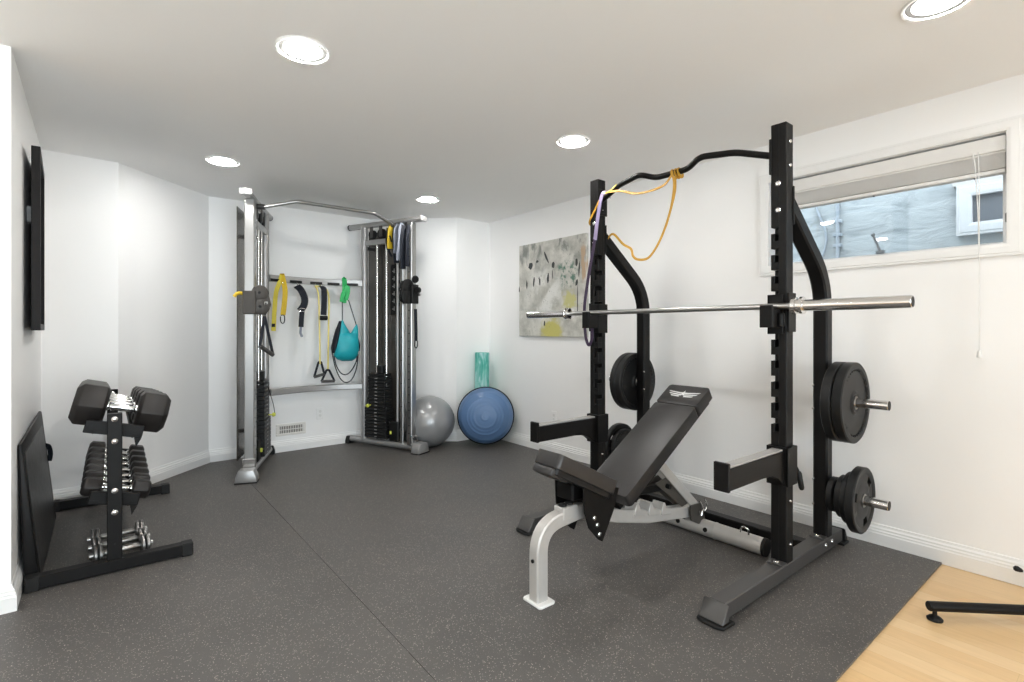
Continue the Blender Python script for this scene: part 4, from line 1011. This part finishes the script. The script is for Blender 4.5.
for k in range(7):
    s_ = .86 + k * .055; o = proto if k == 0 else copy_tree(proto)
    o['group'] = 'hex dumbbells on the lower tier'
    o['label'] = f'small black hex dumbbell with chrome handle, {ordn[k]} from the front on the lower tier' if k else 'smallest black hex dumbbell at the front end of the lower tier'
    o.matrix_world = base @ Matrix.Translation(V((.002, y, -.012 + .0025 + .056 * s_ * math.cos(PI / 6)))) @ Matrix.Diagonal((1, s_, s_, 1))
    y += .105 * s_ + .030
# chrome plate dumbbells on the floor under the rack
def platedb(label):
    t = thing('plate_dumbbell', label, 'dumbbell', (0, 0, 0), 'grey plate dumbbells under the rack')
    MB().lathe([(.012, -.128), (.012, -.075), (.015, -.07), (.017, 0), (.015, .07), (.012, .075), (.012, .128)], (0, 0, 0), (1, 0, 0), 16).build('handle', 'steel', t)
    for s in (-1, 1):
        for a, b, r in ((.076, .093, .050), (.096, .113, .050)):
            MB().lathe([(.012, a), (r - .008, a), (r, a + .004), (r, b - .004), (r - .008, b), (.012, b)] if s > 0 else [(.012, -a), (r - .008, -a), (r, -a - .004), (r, -b + .004), (r - .008, -b), (.012, -b)], (0, 0, 0), (1, 0, 0), 32, cap=False).build('plate', 'iron', t)
    return t
p0 = platedb('')
for k, (x, y, rz, r, lab) in enumerate(((.058, 3.215, .10, .050, 'grey plate dumbbell on the floor nearest the front post of the dumbbell rack'), (.052, 3.335, .05, .050, 'grey plate dumbbell on the floor in the middle of three under the rack'), (.045, 3.47, .02, .050, 'grey plate dumbbell farthest back of three on the floor under the rack'))):
    o = p0 if k == 0 else copy_tree(p0); o.location = (x, y, r); o.rotation_euler = (0, 0, rz); o['label'] = lab; ORG[o.name] = V((x, y, r))

# padded board leaning on the left wall
t = thing('padded_board', 'black padded wedge board leaning against the left wall behind the dumbbell rack', 'exercise board', (-.26, 3.6, 0))
yb0, yb1 = 3.112, 4.06
pol = [(-.287, .0), (-.311, .62), (-.310, .645), (-.295, .645), (-.237, .0)]
def wedge(u, v, t_): return V((u - .006 * (t_ - yb0) / .9, t_ + (.12 * (1 - v / .64) if t_ > 3.5 else 0), v + (.03 * (v / .64) if t_ > 3.5 else 0)))
MB().prism(pol, yb0, yb1, wedge, .008, 2).build('pad', 'leatherside', t)
MB().prism([(.03, .02), (.93, .02), (.88, .60), (.03, .60)], 0, .004, lambda u, v, d: V((-.237 - .058 * v / .645 + d - .006 * u / .9, yb0 + u, v)), .002).build('face_panel', 'leather', t)
MB().tube(spline([V((-.285, 4.06, .47)), V((-.272, 4.085, .455)), V((-.265, 4.095, .41)), V((-.27, 4.085, .37))], 5), .012, 8).build('carry_handle', 'navy', t)

# framed panel on the left wall
t = thing('wall_picture', 'tall black framed picture standing off the left wall', 'picture', (-.28, 3.6, 1.15))
yn, yf = 3.36, 3.95; zb, ztp = 1.147, 2.04
def pf(u, v, d):            # u along the wall, d out of it; hung slightly askew
    return V((-.287 - .047 * u + d, yn + u, v))
L_ = yf - yn; fwid = .032
mb = MB()
for a0_, a1_, b0_, b1_ in ((0, fwid, zb, ztp), (L_ - fwid, L_, zb, ztp), (fwid, L_ - fwid, zb, zb + fwid), (fwid, L_ - fwid, ztp - fwid, ztp)):
    mb.prism([(a0_, b0_), (a1_, b0_), (a1_, b1_), (a0_, b1_)], 0, .034, pf, .002)
mb.build('picture_frame', 'frame', t)
MB().prism([(.02, zb + .02), (L_ - .02, zb + .02), (L_ - .02, ztp - .02), (.02, ztp - .02)], .006, .016, pf).build('picture_panel', 'picglass', t)
MB().box((-.322, 3.55, 1.7), (-.292, 3.63, 1.78), .004).build('wall_mount', 'white', t)

# ================================================================== CORNER: balls, roller, canvas
t = thing('stability_ball', 'silver grey exercise ball beside the right tower of the cable machine', 'exercise ball', (2.495, 4.446, .2475))
mb = MB(); R = .247; pr = []
for k in range(41):
    a = -PI / 2 + PI * k / 40; rr = R * math.cos(a); hh = R * math.sin(a)
    if abs(abs(hh) - .11) < .012 or abs(abs(hh) - .17) < .012: rr -= .0022
    pr.append((max(0, rr), hh))
mb.lathe(pr, (2.495, 4.446, .2475), (.75, -.6, .25), 56, cap=False); mb.build('ball', 'ball', t, sharp=80)
ax = V((.75, -.6, .25)).normalized()
MB().lathe([(0, R + .001), (.012, R), (.014, R - .006)], (2.495, 4.446, .2475), ax, 14, cap=False).build('plug', 'blackplastic', t)

bc = V((2.955, 4.135, .298)); bax = V((-.60, -.78, .10)).normalized()
t = thing('balance_trainer', 'blue domed balance trainer standing on edge in the far corner', 'balance trainer', bc)
R = .288
MB().lathe([(0, -.058), (R * .80, -.058), (R * .92, -.048), (R * .98, -.02), (R * .985, .0), (R * .96, .012), (R * .9, .014)], bc, bax, 64, cap=False).build('platform', 'rubberblk', t)
pr = []
for k in range(49):
    a = PI / 2 * k / 48; rr = R * .955 * math.cos(a); hh = .012 + .185 * math.sin(a)
    for rg, am in ((.62, .0045), (.50, .0035), (.38, .0035), (.80, .003), (.12, .004)):
        if abs(rr / R - rg) < .02: hh += am; rr += am * .4
    pr.append((max(0, rr), hh))
dm = MB().lathe(pr, bc, bax, 64, cap=False).build('dome', 'blue', t, sharp=80)
MB().lathe([(R * .955, .008), (R * .985, .012), (R * .985, .026), (R * .95, .032)], bc, bax, 64, cap=False).build('rim', 'blackplastic', t)
mb = MB().lathe([(.040, 0), (.075, .002), (.0755, .015), (.0755, .895), (.073, .908), (.040, .910), (.038, .90), (.038, .01), (.040, 0)], (0, 0, 0), (0, 0, 1), 40, cap=False)
o = solo(mb, 'foam_roller', 'marble', 'marbled teal foam roller standing upright behind the blue balance trainer', 'foam roller')
o.location = (3.072, 4.382, .004); o.rotation_euler = (math.radians(.4), math.radians(.6), .3)

# painting
cyc, czc = 3.472, 1.535
t = thing('canvas_painting', 'square abstract canvas in greys with yellow patches on the right wall', 'painting', (3.225, cyc, czc))
hy, hz = .453, .447
o = MB().box((3.212, cyc - hy, czc - hz), (3.245, cyc + hy, czc + hz), .003).build('canvas', 'painting', t)
mb = MB()
def dab(y, z, w_, h_, r_):
    n = 9; pl = []
    for k in range(n):
        a = 2 * PI * k / n; q_ = .75 + .5 * random.random(); u, v = w_ * q_ * math.cos(a), h_ * q_ * math.sin(a)
        pl.append((y + u * math.cos(r_) - v * math.sin(r_), z + u * math.sin(r_) + v * math.cos(r_)))
    mb.prism(pl, 3.2108, 3.2122, lambda u, v, t_: V((t_, u, v)))
for y, z, w_, h_, r_ in ((3.805, 1.59, .012, .045, 0), (3.70, 1.615, .012, .05, .05), (3.615, 1.605, .010, .045, -.1), (3.50, 1.625, .014, .055, .05), (3.525, 1.83, .012, .065, -.5), (3.65, 1.80, .018, .012, 0), (3.75, 1.77, .03, .035, .3), (3.43, 1.745, .018, .03, 0), (3.13, 1.56, .014, .03, .4), (3.92, 1.55, .008, .03, 0), (3.13, 1.74, .015, .03, 0), (3.55, 1.21, .01, .03, .1), (3.12, 1.40, .005, .12, 0), (3.10, 1.67, .008, .07, .1), (3.44, 1.66, .006, .05, 0)):
    dab(y, z, w_, h_, r_)
mb.build('brush_marks', mat('charcoal paint', (.04, .045, .045), .6), t, smooth=False)

# ================================================================== right edge: machine foot on the wood, cable end
a = at(929, 606, Z=.045); b = at(1024, 610, Z=.045); dr_ = (b - a).normalized(); e = a + dr_ * .75
t = thing('machine_base', 'black steel tube of an exercise machine base on the wood floor', 'machine base', a)
MB().cyl(a, e, .019, seg=20, bev=.001).build('base_tube', 'black', t)
MB().cyl(a - dr_ * .003, a + dr_ * .004, .0165, seg=18).build('tube_cap', 'blackplastic', t)
for p in (a + dr_ * .022, e - dr_ * .03):
    MB().lathe([(.026, -.0095), (.027, -.003), (.017, .006), (.008, .010), (.007, .03), (0, .03)], V((p.x, p.y, 0)), (0, 0, 1), 20).build('levelling_foot', 'blackplastic', t)
m_ = (a + e) / 2
a2 = at(1013, 567, X=3.19); b2 = at(1024, 574, X=3.19)
t = thing('cable_end', 'pale cable with a black plug end by the right baseboard', 'cable', (a2.x, a2.y, 0))
MB().lathe([(.002, 0), (.010, .004), (.013, .012), (.009, .026), (.004, .034), (0, .034)], a2, (0, -1, -.25), 14).build('plug', 'blackplastic', t)
MB().tube(spline([a2 + V((0, -.03, -.008)), b2, b2 + V((.0, -.05, -.04)), V((3.19, a2.y - .12, -.005)), V((3.15, a2.y - .35, -.006))], 6), .0035, 8).build('cable', 'white', t)

# ================================================================== light and camera
wd = bpy.data.worlds.new('sky'); sc.world = wd; wd.use_nodes = True
bg = wd.node_tree.nodes['Background']; bg.inputs[0].default_value = (.86, .93, 1.0, 1); bg.inputs[1].default_value = 8.8
cd = bpy.data.cameras.new('camera'); cam = bpy.data.objects.new('camera', cd); COL.objects.link(cam); sc.camera = cam
cd.sensor_width = 36; cd.sensor_fit = 'HORIZONTAL'; cd.lens = 36 * F / 1024
cd.shift_y = -(341 - CY) / 1024
cd.clip_start = .05; cd.clip_end = 60
cam.location = (0, 0, H)
yaw = math.atan2(FW[0], FW[1])
cam.rotation_euler = (PI / 2, 0, -yaw)
sc.view_settings.view_transform = 'Standard'; sc.view_settings.look = 'None'; sc.view_settings.gamma = 1; sc.view_settings.use_curve_mapping = False
sc.view_settings.exposure = 0.0
sc.cycles.use_denoising = True
sc.cycles.max_bounces = 14; sc.cycles.diffuse_bounces = 8; sc.cycles.glossy_bounces = 6; sc.cycles.transparent_max_bounces = 12
sc.cycles.caustics_reflective = False; sc.cycles.caustics_refractive = False
sc.cycles.sample_clamp_indirect = 8
